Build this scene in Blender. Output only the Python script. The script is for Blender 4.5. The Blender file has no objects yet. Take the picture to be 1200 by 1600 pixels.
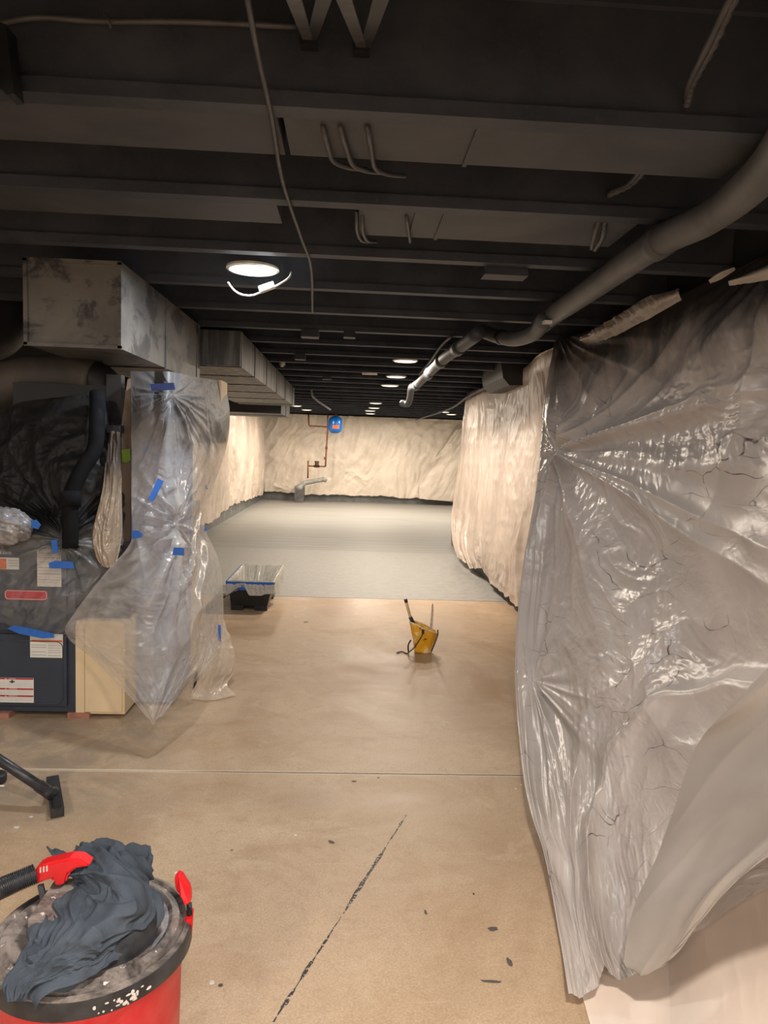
import bpy, bmesh, math, random
import numpy as np
from mathutils import Vector, Matrix

# ------------------------------------------------------------------ camera
scene = bpy.context.scene
C = scene.collection
f = 1110.0
TH, PS, RO, H = math.radians(5.05), math.radians(2.85), math.radians(2.0), 1.35
F = Vector((math.sin(PS)*math.cos(TH), math.cos(PS)*math.cos(TH), -math.sin(TH)))
R0 = Vector((math.cos(PS), -math.sin(PS), 0))
U0 = R0.cross(F)
RR = R0*math.cos(RO) + U0*math.sin(RO)
UU = U0*math.cos(RO) - R0*math.sin(RO)
cam = bpy.data.cameras.new('camera')
cam.sensor_fit = 'VERTICAL'; cam.sensor_height = 24.0; cam.lens = 24.0*f/1600.0
cam.clip_start = 0.02; cam.clip_end = 100
co = bpy.data.objects.new('camera', cam); C.objects.link(co)
co.matrix_world = Matrix(((RR.x, UU.x, -F.x, 0), (RR.y, UU.y, -F.y, 0), (RR.z, UU.z, -F.z, H), (0, 0, 0, 1)))
scene.camera = co
scene.view_settings.view_transform = 'Standard'
scene.view_settings.look = 'None'
scene.view_settings.gamma = 1
scene.view_settings.use_curve_mapping = False
scene.view_settings.exposure = 0.0
world = bpy.data.worlds.new('world'); scene.world = world
world.use_nodes = True
world.node_tree.nodes['Background'].inputs[0].default_value = (0.5, 0.55, 0.6, 1)
world.node_tree.nodes['Background'].inputs[1].default_value = 0.02
WARM = (1.0, 0.86, 0.71); COOL = (0.88, 0.94, 1.0); MID = (1.0, 0.90, 0.80)
LP = 40.0     # watts of one ceiling light
# ceiling lights: x, y, colour, power factor, label
LIGHTS = [
 (-0.467, 3.323, COOL, 0.55, 'nearest ceiling light, bright white disc with a cable loop hanging under it', True),
 (0.46, 6.406, WARM, 1.0, 'round ceiling light, largest of the three in a row over the grey floor edge', False),
 (0.469, 7.809, WARM, 0.8, 'round ceiling light, middle of the three in a row near the ceiling centre', False),
 (0.46, 8.91, WARM, 0.8, 'round ceiling light, farthest and smallest of the three in a row', False),
 (0.408, 12.435, WARM, 0.8, 'first round light of the far cluster above the back wall sheet', False),
 (0.43, 13.9, WARM, 0.7, 'second round light of the far central cluster', False),
 (0.38, 15.0, WARM, 0.7, 'third round light of the far central cluster', False),
 (0.42, 16.2, WARM, 0.7, 'last round light of the far cluster, closest to the back wall', False),
 (-1.20, 13.0, WARM, 0.7, 'leftmost far ceiling light beside the end of the long duct', False),
 (-1.10, 14.2, WARM, 0.7, 'middle of the three far lights beside the long duct', False),
 (-0.98, 15.6, WARM, 0.7, 'rightmost of the three far lights beside the long duct', False),
 (1.86, 14.4, WARM, 0.7, 'far ceiling light on the right, left end of its cluster', False),
 (2.12, 15.2, WARM, 0.7, 'far ceiling light on the right, middle of its cluster', False),
 (2.30, 13.6, WARM, 0.7, 'far ceiling light on the right, beside the sheet edge', False),
]
# ceiling lights of the same kind behind and beside the camera, outside the frame; last two added to brighten the joists
OFF = [(0.45, 0.55, MID, 1.25), (-1.0, -1.2, MID, 0.8), (0.5, -1.2, MID, 1.1), (-2.4, 1.2, MID, 0.6), (0.4, -2.4, MID, 1.5), (-1.4, -2.4, MID, 1.0)]

CZ = 2.15      # underside of the joists
rng = np.random.RandomState(7)
random.seed(7)

# ------------------------------------------------------------------ helpers
def ray(px, py):
    return F + RR*((px-600)/f) + UU*((800-py)/f)
def W(px, py, Y=None, X=None, Z=None):
    r = ray(px, py)
    t = Y/r.y if Y is not None else (X/r.x if X is not None else (Z-H)/r.z)
    return Vector((r.x*t, r.y*t, H + r.z*t))

def tag(o, label=None, cat=None, group=None, kind=None):
    if label: o['label'] = label
    if cat: o['category'] = cat
    if group: o['group'] = group
    if kind: o['kind'] = kind
    return o
def empty(name, loc, label, cat, group=None, rz=0.0):
    o = bpy.data.objects.new(name, None); C.objects.link(o)
    o.empty_display_size = 0.05
    o.location = loc; o.rotation_euler = (0, 0, rz)
    return tag(o, label, cat, group)
def link(name, me, mat, parent=None, smooth=True, local=False):
    """mesh given in world coordinates unless local; parented parts get moved into the parent's frame"""
    o = bpy.data.objects.new(name, me); C.objects.link(o)
    if mat: me.materials.append(mat)
    if smooth:
        me.polygons.foreach_set('use_smooth', [True]*len(me.polygons))
    if parent is not None:
        if not local:
            root = parent
            M = Matrix.Identity(4)
            while root is not None:
                M = Matrix.LocRotScale(root.location, root.rotation_euler, root.scale) @ M
                root = root.parent
            me.transform(M.inverted())
        o.parent = parent
    else:
        if not local:
            n = len(me.vertices)
            if n:
                co_ = np.empty(n*3); me.vertices.foreach_get('co', co_); co_ = co_.reshape(-1, 3)
                c = Vector(((co_[:, 0].min()+co_[:, 0].max())/2, (co_[:, 1].min()+co_[:, 1].max())/2, co_[:, 2].min()))
                me.transform(Matrix.Translation(-c)); o.location = c
    me.update()
    return o
def bmobj(name, bm, mat, parent=None, smooth=False, local=False, bevel=0):
    me = bpy.data.meshes.new(name)
    if bevel:
        bmesh.ops.bevel(bm, geom=[e for e in bm.edges if len(e.link_faces) == 2 and e.calc_face_angle(0) > 0.6], offset=bevel, segments=2, affect='EDGES')
    bm.normal_update(); bm.to_mesh(me); bm.free()
    o = link(name, me, mat, parent, smooth, local)
    return o
def add_box(bm, x0, x1, y0, y1, z0, z1):
    vs = [bm.verts.new((x, y, z)) for z in (z0, z1) for x, y in ((x0, y0), (x1, y0), (x1, y1), (x0, y1))]
    for q in ((0, 3, 2, 1), (4, 5, 6, 7), (0, 1, 5, 4), (1, 2, 6, 5), (2, 3, 7, 6), (3, 0, 4, 7)):
        bm.faces.new([vs[i] for i in q])
    return vs
def box(name, b, mat, parent=None, bevel=0, M=None):
    bm = bmesh.new(); add_box(bm, *b)
    if M is not None: bm.transform(M)
    return bmobj(name, bm, mat, parent, bevel=bevel)
def catmull(pts, n):
    P = [Vector(p) for p in pts]
    P = [P[0]*2-P[1]] + P + [P[-1]*2-P[-2]]
    out = []
    for i in range(1, len(P)-2):
        for k in range(n):
            t = k/n
            a, b, c, d = P[i-1], P[i], P[i+1], P[i+2]
            out.append(0.5*((2*b) + (c-a)*t + (2*a-5*b+4*c-d)*t*t + (3*b-a-3*c+d)*t**3))
    out.append(P[-2].copy())
    return out
def add_tube(bm, pts, r, seg=14, cap=True, ridges=0):
    n = len(pts)
    t0 = (pts[1]-pts[0]).normalized()
    up = Vector((0, 0, 1)) if abs(t0.z) < 0.9 else Vector((1, 0, 0))
    side = t0.cross(up).normalized()
    rings = []
    for i, p in enumerate(pts):
        t = (pts[min(i+1, n-1)]-pts[max(i-1, 0)]).normalized()
        side = (side - t*side.dot(t)).normalized()
        nn = side.cross(t)
        rr = r[i] if hasattr(r, '__len__') else r
        rings.append([bm.verts.new(p + (side*math.cos(a)+nn*math.sin(a))*rr) for a in [2*math.pi*k/seg for k in range(seg)]])
    for a, b in zip(rings, rings[1:]):
        for k in range(seg):
            bm.faces.new((a[k], a[(k+1) % seg], b[(k+1) % seg], b[k]))
    if cap:
        bm.faces.new(list(reversed(rings[0]))); bm.faces.new(rings[-1])
def tube(name, pts, r, mat, parent=None, seg=14, sm=6, cap=True):
    bm = bmesh.new()
    p = catmull(pts, sm) if sm and len(pts) > 2 else [Vector(q) for q in pts]
    add_tube(bm, p, r, seg, cap)
    bmesh.ops.recalc_face_normals(bm, faces=bm.faces)
    return bmobj(name, bm, mat, parent, smooth=True)
def add_lathe(bm, prof, c, seg=48):
    rings = []
    for r, z in prof:
        if r < 1e-5: rings.append([bm.verts.new((c[0], c[1], c[2]+z))])
        else: rings.append([bm.verts.new((c[0]+r*math.cos(2*math.pi*k/seg), c[1]+r*math.sin(2*math.pi*k/seg), c[2]+z)) for k in range(seg)])
    for a, b in zip(rings, rings[1:]):
        if len(a) == 1 and len(b) == 1: continue
        for k in range(seg):
            k2 = (k+1) % seg
            if len(a) == 1: bm.faces.new((a[0], b[k2], b[k]))
            elif len(b) == 1: bm.faces.new((a[k], a[k2], b[0]))
            else: bm.faces.new((a[k], a[k2], b[k2], b[k]))
def lathe(name, prof, c, mat, parent=None, seg=48):
    bm = bmesh.new(); add_lathe(bm, prof, c, seg)
    bmesh.ops.recalc_face_normals(bm, faces=bm.faces)
    o = bmobj(name, bm, mat, parent, smooth=True)
    o.data.set_sharp_from_angle(angle=math.radians(40))
    return o
def prism(name, poly, d, mat, parent=None, bevel=0):
    """poly: 3D points of one face, d: extrusion vector"""
    bm = bmesh.new()
    a = [bm.verts.new(Vector(p)) for p in poly]; b = [bm.verts.new(Vector(p)+Vector(d)) for p in poly]
    n = len(a)
    bm.faces.new(a); bm.faces.new(list(reversed(b)))
    for i in range(n): bm.faces.new((a[i], b[i], b[(i+1) % n], a[(i+1) % n]))
    bmesh.ops.recalc_face_normals(bm, faces=bm.faces)
    return bmobj(name, bm, mat, parent, bevel=bevel)

# ---- numpy noise
class Noise:
    def __init__(s, seed):
        r = np.random.RandomState(seed); s.g = r.rand(256, 256)*2-1
    def n(s, x, y):
        xi = np.floor(x).astype(int); yi = np.floor(y).astype(int)
        fx = x-xi; fy = y-yi
        u = fx*fx*fx*(fx*(fx*6-15)+10); v = fy*fy*fy*(fy*(fy*6-15)+10)
        g = s.g; a = g[xi % 256, yi % 256]; b = g[(xi+1) % 256, yi % 256]
        c = g[xi % 256, (yi+1) % 256]; d = g[(xi+1) % 256, (yi+1) % 256]
        return (a*(1-u)+b*u)*(1-v)+(c*(1-u)+d*u)*v
    def fbm(s, x, y, o=4):
        r = 0; a = 1.0; t = 0
        for k in range(o):
            r = r + a*s.n(x*2**k+k*17.3, y*2**k+k*9.1); t += a; a *= 0.5
        return r/t
    def ridge(s, x, y, o=3):
        r = 0; a = 1.0; t = 0
        for k in range(o):
            r = r + a*(1-2*np.abs(s.n(x*2**k+k*31.7, y*2**k+k*5.3))); t += a; a *= 0.55
        return r/t
def cr_axis(G, n, axis):
    G = np.moveaxis(G, axis, 0); m = G.shape[0]
    P = np.concatenate([2*G[:1]-G[1:2], G, 2*G[-1:]-G[-2:-1]])
    t = np.linspace(0, m-1, n); i = np.minimum(np.floor(t).astype(int), m-2); u = (t-i)[:, None, None]
    a, b, c, d = P[i], P[i+1], P[i+2], P[i+3]
    r = 0.5*(2*b+(c-a)*u+(2*a-5*b+4*c-d)*u*u+(3*b-a-3*c+d)*u**3)
    return np.moveaxis(r, 0, axis)
def drape(name, grid, nu, nv, disp, mat, parent=None, edge=0.0, seed=1, thick=0.0):
    """grid rows (top to bottom) of 3D points; disp(a, b, u, v, noise) -> metres along the normal"""
    G = np.array([[list(p) for p in row] for row in grid], float)
    S = cr_axis(cr_axis(G, nv, 0), nu, 1)
    u = np.linspace(0, 1, nu)[None, :].repeat(nv, 0); v = np.linspace(0, 1, nv)[:, None].repeat(nu, 1)
    a = np.cumsum(np.concatenate([np.zeros((nv, 1)), np.linalg.norm(np.diff(S, axis=1), axis=2)], 1), 1).mean(0)[None, :].repeat(nv, 0)
    b = np.cumsum(np.concatenate([np.zeros((1, nu)), np.linalg.norm(np.diff(S, axis=0), axis=2)], 0), 0).mean(1)[:, None].repeat(nu, 1)
    du = np.gradient(S, axis=1); dv = np.gradient(S, axis=0)
    N = np.cross(du, dv); N /= np.maximum(np.linalg.norm(N, axis=2, keepdims=True), 1e-9)
    # normal pointing to the camera side
    s_ = np.sign((N*(np.array([0, 0, H])-S)).sum(2).mean()); N = N*s_
    nz = Noise(seed)
    D = disp(a, b, u, v, nz)
    S = S + N*D[..., None]
    S[..., 2] = np.minimum(S[..., 2], 2.138 - 0.004*v)
    S[..., 2] = np.maximum(S[..., 2], 0.004)
    if edge:
        e = nz.fbm(a*5, a*0+3.3, 4)*edge
        S[..., 2] += e*np.clip((v-0.75)*4, 0, 1)
    faces = []
    idx = np.arange(nu*nv).reshape(nv, nu)
    q = np.stack([idx[:-1, :-1], idx[1:, :-1], idx[1:, 1:], idx[:-1, 1:]], -1).reshape(-1, 4)
    me = bpy.data.meshes.new(name)
    me.from_pydata(S.reshape(-1, 3).tolist(), [], q.tolist())
    uvl = me.uv_layers.new(name='uv')
    ab = np.stack([a, b], -1).reshape(-1, 2)
    li = np.empty(len(me.loops), int); me.loops.foreach_get('vertex_index', li)
    uvl.data.foreach_set('uv', ab[li].ravel())
    o = link(name, me, mat, parent)
    o['surface'] = 'sheet'
    del o['surface']
    return o
def star(a, b, ca, cb, k, amp, r0, nz, sharp=1.0, ph=0.0):
    """tension folds radiating from a gathered point, uneven in width and reach"""
    x = a-ca; y = b-cb; r = np.sqrt(x*x+y*y)+1e-4; th = np.arctan2(y, x)
    cs, sn = np.cos(th), np.sin(th)
    kk = k/9.0
    w = nz.ridge(cs*kk+11+ph*3+r*0.25, sn*kk+7+ph, 2)
    reach = 0.35+0.65*np.clip(nz.n(cs*1.6+ph*5+31, sn*1.6+3)+0.6, 0, 1.3)
    return amp*w*np.exp(-(r/(r0*reach))**2)*np.clip(r/0.10, 0, 1)
# ---- materials
class Mat:
    def __init__(s, name):
        s.m = bpy.data.materials.new(name); s.m.use_nodes = True
        s.t = s.m.node_tree; s.t.nodes.clear()
        s.out = s.t.nodes.new('ShaderNodeOutputMaterial')
    def node(s, ty, ins=None, **kw):
        n = s.t.nodes.new(ty)
        for k, v in kw.items(): setattr(n, k, v)
        for k, v in (ins or {}).items():
            i = n.inputs[k]
            if isinstance(v, bpy.types.NodeSocket): s.t.links.new(v, i)
            else:
                if i.type == 'RGBA' and len(v) == 3: v = (*v, 1)
                i.default_value = v
        return n
    def pos(s): return s.node('ShaderNodeNewGeometry').outputs['Position']
    def uv(s): return s.node('ShaderNodeUVMap', uv_map='uv').outputs[0]
    def obj(s): return s.node('ShaderNodeTexCoord').outputs['Object']
    def noise(s, vec, scale, detail=4, rough=0.55, dist=0.0, ty='FBM', lac=2.0):
        return s.node('ShaderNodeTexNoise', {'Vector': vec, 'Scale': scale, 'Detail': detail, 'Roughness': rough, 'Distortion': dist, 'Lacunarity': lac}, noise_type=ty).outputs[0]
    def mapping(s, vec, scale=(1, 1, 1), rot=(0, 0, 0), loc=(0, 0, 0)):
        return s.node('ShaderNodeMapping', {'Vector': vec, 'Scale': scale, 'Rotation': rot, 'Location': loc}).outputs[0]
    def ramp(s, fac, stops):
        n = s.node('ShaderNodeValToRGB', {'Fac': fac}); e = n.color_ramp.elements
        while len(e) < len(stops): e.new(0.5)
        for el, (p, c) in zip(e, stops):
            el.position = p; el.color = (c, c, c, 1) if not hasattr(c, '__len__') else (*c, 1)
        return n.outputs[0]
    def mr(s, v, a, b, c=0.0, d=1.0, smooth=True):
        return s.node('ShaderNodeMapRange', {'Value': v, 'From Min': a, 'From Max': b, 'To Min': c, 'To Max': d}, interpolation_type='SMOOTHSTEP' if smooth else 'LINEAR').outputs[0]
    def math(s, op, a, b=0.0, c=0.0):
        n = s.t.nodes.new('ShaderNodeMath'); n.operation = op
        for i, v in enumerate((a, b, c)):
            if isinstance(v, bpy.types.NodeSocket): s.t.links.new(v, n.inputs[i])
            else: n.inputs[i].default_value = v
        return n.outputs[0]
    def mix(s, fac, a, b, mode='MIX'):
        n = s.t.nodes.new('ShaderNodeMix'); n.data_type = 'RGBA'; n.blend_type = mode
        for i, v in ((0, fac), (6, a), (7, b)):
            if isinstance(v, bpy.types.NodeSocket): s.t.links.new(v, n.inputs[i])
            else: n.inputs[i].default_value = v if i == 0 else ((*v, 1) if len(v) == 3 else v)
        return n.outputs[2]
    def bump(s, h, strength=0.3, dist=0.01, normal=None):
        i = {'Height': h, 'Strength': strength, 'Distance': dist}
        if normal is not None: i['Normal'] = normal
        return s.node('ShaderNodeBump', i).outputs[0]
    def sep(s, v):
        return s.node('ShaderNodeSeparateXYZ', {'Vector': v}).outputs
    def bsdf(s, **kw):
        m = {'color': 'Base Color', 'rough': 'Roughness', 'metal': 'Metallic', 'normal': 'Normal', 'spec': 'Specular IOR Level', 'coat': 'Coat Weight', 'crough': 'Coat Roughness', 'alpha': 'Alpha', 'sheen': 'Sheen Weight', 'emc': 'Emission Color', 'ems': 'Emission Strength', 'trans': 'Transmission Weight'}
        return s.node('ShaderNodeBsdfPrincipled', {m[k]: v for k, v in kw.items()}).outputs[0]
    def done(s, sh):
        s.t.links.new(sh, s.out.inputs[0]); return s.m
def sr(*c):   # sRGB 0..255 -> linear
    return tuple((x/255/12.92 if x <= 10 else ((x/255+0.055)/1.055)**2.4) for x in c)
def simple(name, col, rough=0.5, metal=0.0, var=0.25, scale=14, bump=0.15, spec=0.5, bscale=60):
    M = Mat(name); p = M.obj()
    n = M.noise(p, scale, 5)
    c = M.mix(M.mr(n, 0.3, 0.7, 0, 1), tuple(x*(1-var) for x in col), tuple(min(1, x*(1+var)) for x in col))
    b = M.bump(M.noise(p, bscale, 3), bump, 0.002)
    r = M.mr(M.noise(p, scale*2, 3), 0.3, 0.7, rough*0.85, min(1, rough*1.15))
    return M.done(M.bsdf(color=c, rough=r, metal=metal, normal=b, spec=spec))

def m_floor():
    M = Mat('painted_and_bare_concrete'); p = M.pos(); x, y, z = M.sep(p)
    big = M.noise(p, 0.9, 5, 0.6, 0.6)
    mid = M.noise(M.mapping(p, (1, 1, 1), (0, 0, 0.4)), 4.0, 6, 0.65, 1.2)
    fine = M.noise(p, 170, 3, 0.7)
    sw = M.noise(M.mapping(p, (1.0, 1.5, 1)), 2.0, 8, 0.68, 0.9)
    base = M.mix(M.mr(big, 0.35, 0.65), sr(180, 154, 126), sr(206, 181, 151))
    base = M.mix(M.mr(sw, 0.46, 0.68, 0, 0.55), base, sr(170, 138, 104))
    base = M.mix(M.mr(mid, 0.55, 0.75, 0, 0.35), base, sr(226, 206, 180))
    base = M.mix(M.mr(fine, 0.35, 0.7, 0.35, 0.0), base, sr(120, 95, 70))
    base = M.mix(M.mr(M.noise(p, 34, 5, 0.7, 0.8), 0.5, 0.7, 0, 0.28), base, sr(150, 120, 90))
    base = M.mix(M.mr(M.noise(M.mapping(p, loc=(3, 1, 0)), 7, 6, 0.7, 1.5), 0.52, 0.68, 0, 0.3), base, sr(158, 132, 104))
    # brown damp stain where the floor was washed, around the bucket
    st = M.noise(p, 1.1, 5, 0.6, 0.8)
    yb = M.math('MULTIPLY', M.mr(y, 3.0, 3.9), M.mr(y, 4.7, 5.5, 1, 0))
    xb = M.math('MULTIPLY', M.mr(x, -0.5, 0.2), M.mr(x, 1.1, 1.7, 1, 0))
    stm = M.math('MULTIPLY', M.math('MULTIPLY', yb, xb), M.mr(st, 0.4, 0.6, 0.25, 0.95))
    base = M.mix(stm, base, sr(150, 116, 80))
    # shade in front of the furnace, painted into the floor as a grey patch
    d = M.math('MULTIPLY', M.mr(x, -1.1, -0.5, 1, 0), M.math('MULTIPLY', M.mr(y, 2.2, 2.7), M.mr(y, 3.3, 3.8, 1, 0)))
    base = M.mix(M.math('MULTIPLY', d, M.mr(mid, 0.35, 0.6, 0.2, 0.7)), base, sr(128, 116, 102))
    # dark specks
    vor = M.node('ShaderNodeTexVoronoi', {'Vector': p, 'Scale': 5.5, 'Randomness': 1.0})
    sp = M.mr(vor.outputs['Distance'], 0.028, 0.04, 1, 0)
    sp = M.math('MULTIPLY', sp, M.mr(M.noise(p, 2.3, 2), 0.5, 0.54))
    base = M.mix(sp, base, sr(64, 56, 50))
    vor2 = M.node('ShaderNodeTexVoronoi', {'Vector': M.mapping(p, loc=(3.3, 1.7, 0)), 'Scale': 4.1, 'Randomness': 1.0})
    base = M.mix(M.mr(vor2.outputs['Distance'], 0.02, 0.035, 0.7, 0), base, sr(232, 224, 210))
    # hair scratches
    scr = M.noise(M.mapping(p, (1, 14, 1), (0, 0, 0.6)), 5, 3, 0.5, 0.4)
    base = M.mix(M.mr(scr, 0.66, 0.72, 0, 0.10), base, sr(228, 214, 190))
    # saw cut across the slab
    wob = M.math('MULTIPLY', M.math('SUBTRACT', M.noise(p, 30, 3), 0.5), 0.006)
    jl = M.math('ABSOLUTE', M.math('ADD', M.math('SUBTRACT', y, 2.855), wob))
    base = M.mix(M.mr(jl, 0.0045, 0.016, 0.6, 0), base, sr(224, 208, 184))
    base = M.mix(M.math('MULTIPLY', M.mr(jl, 0.003, 0.007, 1, 0), M.mr(x, -0.75, -0.45, 0.15, 0.9)), base, sr(88, 68, 50))
    # ragged black crack running diagonally towards the camera
    ax, ay, bx, by = 0.251, 2.528, -0.143, 1.561
    L = math.hypot(bx-ax, by-ay); ux, uy = (bx-ax)/L, (by-ay)/L
    al = M.math('ADD', M.math('MULTIPLY', M.math('SUBTRACT', x, ax), ux), M.math('MULTIPLY', M.math('SUBTRACT', y, ay), uy))
    ac = M.math('SUBTRACT', M.math('MULTIPLY', M.math('SUBTRACT', x, ax), uy), M.math('MULTIPLY', M.math('SUBTRACT', y, ay), ux))
    ac = M.math('ADD', ac, M.math('MULTIPLY', M.math('SUBTRACT', M.noise(p, 22, 6, 0.75), 0.5), 0.010))
    cw = M.mr(M.noise(p, 7.5, 3), 0.38, 0.60, 0.0012, 0.0065)
    ck = M.math('MULTIPLY', M.math('LESS_THAN', M.math('ABSOLUTE', ac), cw), M.math('MULTIPLY', M.mr(al, 0.0, 0.02), M.mr(al, 1.3, 1.5, 1, 0)))
    ck = M.math('MULTIPLY', ck, M.mr(M.noise(p, 90, 2), 0.40, 0.48))
    base = M.mix(ck, base, sr(34, 28, 34))
    # fresh grey floor paint beyond an edge
    ew = M.math('MULTIPLY', M.math('SUBTRACT', M.noise(p, 2.5, 4), 0.5), 0.05)
    ye = M.math('ADD', y, ew)
    wet = M.mr(ye, 6.33, 6.345)
    dry = M.mr(M.math('ADD', y, M.math('MULTIPLY', ew, 1.2)), 9.28, 9.33)
    rip = M.noise(M.mapping(p, (1.2, 2.2, 1)), 9, 6, 0.7, 0.8)
    g1 = M.mix(M.mr(rip, 0.35, 0.65), sr(142, 142, 138), sr(166, 164, 159))
    roll = M.noise(M.mapping(p, (0.35, 6, 1)), 2.0, 3)
    g2 = M.mix(M.mr(roll, 0.35, 0.65), sr(146, 146, 141), sr(160, 158, 152))
    grey = M.mix(dry, g1, g2)
    col = M.mix(wet, base, grey)
    col = M.mix(M.math('MULTIPLY', M.mr(ye, 6.318, 6.33), M.mr(ye, 6.34, 6.355, 0.7, 0)), col, sr(84, 84, 78))
    col = M.mix(M.math('MULTIPLY', M.mr(ye, 9.29, 9.305), M.mr(ye, 9.32, 9.34, 0.4, 0)), col, sr(100, 100, 96))
    roughc = M.mr(big, 0.3, 0.7, 0.38, 0.6)
    roughw = M.mr(rip, 0.3, 0.7, 0.38, 0.6)
    r = M.mix(wet, M.node('ShaderNodeCombineColor', {0: roughc, 1: roughc, 2: roughc}).outputs[0],
              M.mix(dry, M.node('ShaderNodeCombineColor', {0: roughw, 1: roughw, 2: roughw}).outputs[0], (0.6, 0.6, 0.6)))
    rr = M.sep(r)[0]
    h = M.math('ADD', M.math('MULTIPLY', mid, 0.4), M.math('MULTIPLY', fine, 0.08))
    h = M.math('SUBTRACT', h, M.math('MULTIPLY', M.mr(jl, 0.0, 0.006, 1, 0), 0.7))
    h = M.math('ADD', h, M.math('MULTIPLY', M.math('MULTIPLY', M.math('MULTIPLY', M.noise(M.mapping(p, (1, 1.6, 1)), 20, 5, 0.7, 0.6), 2.2), wet), M.math('SUBTRACT', 1.0, dry)))
    return M.done(M.bsdf(color=col, rough=rr, normal=M.bump(h, 0.45, 0.008), spec=M.mr(wet, 0, 1, 0.45, 0.4)))

def m_ceiling(name='black_ceiling_paint', c0=(42, 47, 57), c1=(60, 66, 78), rough=0.62):
    M = Mat(name); p = M.pos()
    n = M.noise(p, 3.0, 6, 0.65, 0.5)
    fine = M.noise(p, 90, 3)
    c = M.mix(M.mr(n, 0.35, 0.7), sr(*c0), sr(*c1))
    c = M.mix(M.mr(fine, 0.55, 0.75, 0, 0.35), c, sr(82, 80, 78))
    return M.done(M.bsdf(color=c, rough=rough, normal=M.bump(M.noise(p, 26, 4), 0.25, 0.004), spec=0.35))

def m_plastic(name, col=(214, 204, 196), alpha=0.85, rough=0.28, bump=0.5, spray=None, crease=0.0, trl=0.3, bs=9.0, streak=0.0, dark=(26, 26, 30), gloss=0.6, zspray=None, fold=(1, 1, 1)):
    """thin polythene film: milky or clear, crinkled, with black overspray where the ceiling was sprayed"""
    M = Mat(name); uv = M.uv(); p = M.pos(); x, y, z = M.sep(p)
    w = M.node('ShaderNodeVectorMath', {0: uv, 1: M.node('ShaderNodeVectorMath', {0: M.node('ShaderNodeTexNoise', {'Vector': uv, 'Scale': 2.2, 'Detail': 3}).outputs['Color'], 'Scale': 0.35}, operation='SCALE').outputs[0]}, operation='ADD').outputs[0]
    wf = M.mapping(w, fold)
    def rid(v, sc, d):       # sharp creases: 1-|2n-1|
        n = M.noise(v, sc, d, 0.5, 0.6)
        return M.math('SUBTRACT', 1.0, M.math('ABSOLUTE', M.math('MULTIPLY', M.math('SUBTRACT', n, 0.5), 4.0)))
    h = M.math('ADD', M.math('MULTIPLY', rid(wf, bs, 1.5), 0.65), M.math('MULTIPLY', rid(wf, bs*3.1, 1.0), 0.22))
    h = M.math('ADD', h, M.math('MULTIPLY', M.noise(wf, bs*9, 2), 0.10))
    patch = M.mr(M.noise(w, 1.7, 3, 0.6), 0.40, 0.62, 0.18, 1.0)
    nor = M.bump(M.math('MULTIPLY', h, patch), bump, 0.012)
    c0 = sr(*col)
    n = M.noise(wf, 2.5, 4)
    c = M.mix(M.mr(n, 0.3, 0.7), tuple(k*0.86 for k in c0), tuple(min(1, k*1.08) for k in c0))
    al = alpha
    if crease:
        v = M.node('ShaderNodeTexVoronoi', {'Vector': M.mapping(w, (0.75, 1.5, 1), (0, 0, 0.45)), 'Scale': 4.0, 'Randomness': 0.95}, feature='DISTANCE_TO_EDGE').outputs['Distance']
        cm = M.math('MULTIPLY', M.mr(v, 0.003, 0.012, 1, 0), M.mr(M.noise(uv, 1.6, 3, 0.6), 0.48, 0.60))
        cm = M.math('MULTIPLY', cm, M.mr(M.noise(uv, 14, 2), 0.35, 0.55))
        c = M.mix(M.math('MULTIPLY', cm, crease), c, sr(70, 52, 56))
    if spray:
        z0, z1 = spray[:2]
        nn = M.noise(M.mapping(p, (1, 1, 0.6)), 2.4, 5, 0.6, 0.8)
        zz = M.math('ADD', z, M.math('MULTIPLY', M.math('SUBTRACT', nn, 0.5), spray[2] if len(spray) > 2 else 0.9))
        sm = M.mr(zz, z0, z1, 0, spray[3] if len(spray) > 3 else 0.95)
        c = M.mix(sm, c, sr(*dark))
        if alpha < 1: al = M.math('MAXIMUM', alpha, M.math('MULTIPLY', sm, 0.93))
        rr = M.mr(sm, 0, 1, rough, 0.5)
        tt = M.mr(sm, 0, 1, trl, 0.03); gl = M.mr(sm, 0, 1, gloss, 0.25)
    else: rr = rough; tt = trl; gl = gloss
    pr = M.bsdf(color=c, rough=rr, normal=nor, spec=gl)
    tl = M.node('ShaderNodeBsdfTranslucent', {'Color': c, 'Normal': nor}).outputs[0]
    sh = M.node('ShaderNodeMixShader', {0: tt, 1: pr, 2: tl}).outputs[0]
    if alpha < 1:
        tr = M.node('ShaderNodeBsdfTransparent').outputs[0]
        # creases look milkier than the flat film
        am = M.math('ADD', al, M.math('MULTIPLY', M.math('MAXIMUM', rid(wf, bs*1.3, 2), 0.0), 0.22)); am = M.math('MINIMUM', am, 1.0)
        sh = M.node('ShaderNodeMixShader', {0: am, 1: tr, 2: sh}).outputs[0]
    return M.done(sh)

def m_metalduct(name, c0, c1, rough=0.5, metal=0.0, blot=0.0, streak=0.0):
    M = Mat(name); p = M.pos()
    n = M.noise(p, 2.5, 5, 0.6, 0.8)
    c = M.mix(M.mr(n, 0.3, 0.7), sr(*c0), sr(*c1))
    if blot:
        c = M.mix(M.mr(M.noise(M.mapping(p, (1, 1, 1.6)), 4.2, 5, 0.65, 0.4), 0.5, 0.62, 0, blot), c, sr(46, 46, 52))
    if streak:
        c = M.mix(M.mr(M.noise(M.mapping(p, (9, 9, 0.7)), 1.6, 4, 0.6), 0.48, 0.62, 0, streak), c, sr(128, 126, 122))
    return M.done(M.bsdf(color=c, rough=rough, metal=metal, normal=M.bump(M.noise(p, 20, 3), 0.12, 0.004)))

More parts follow.
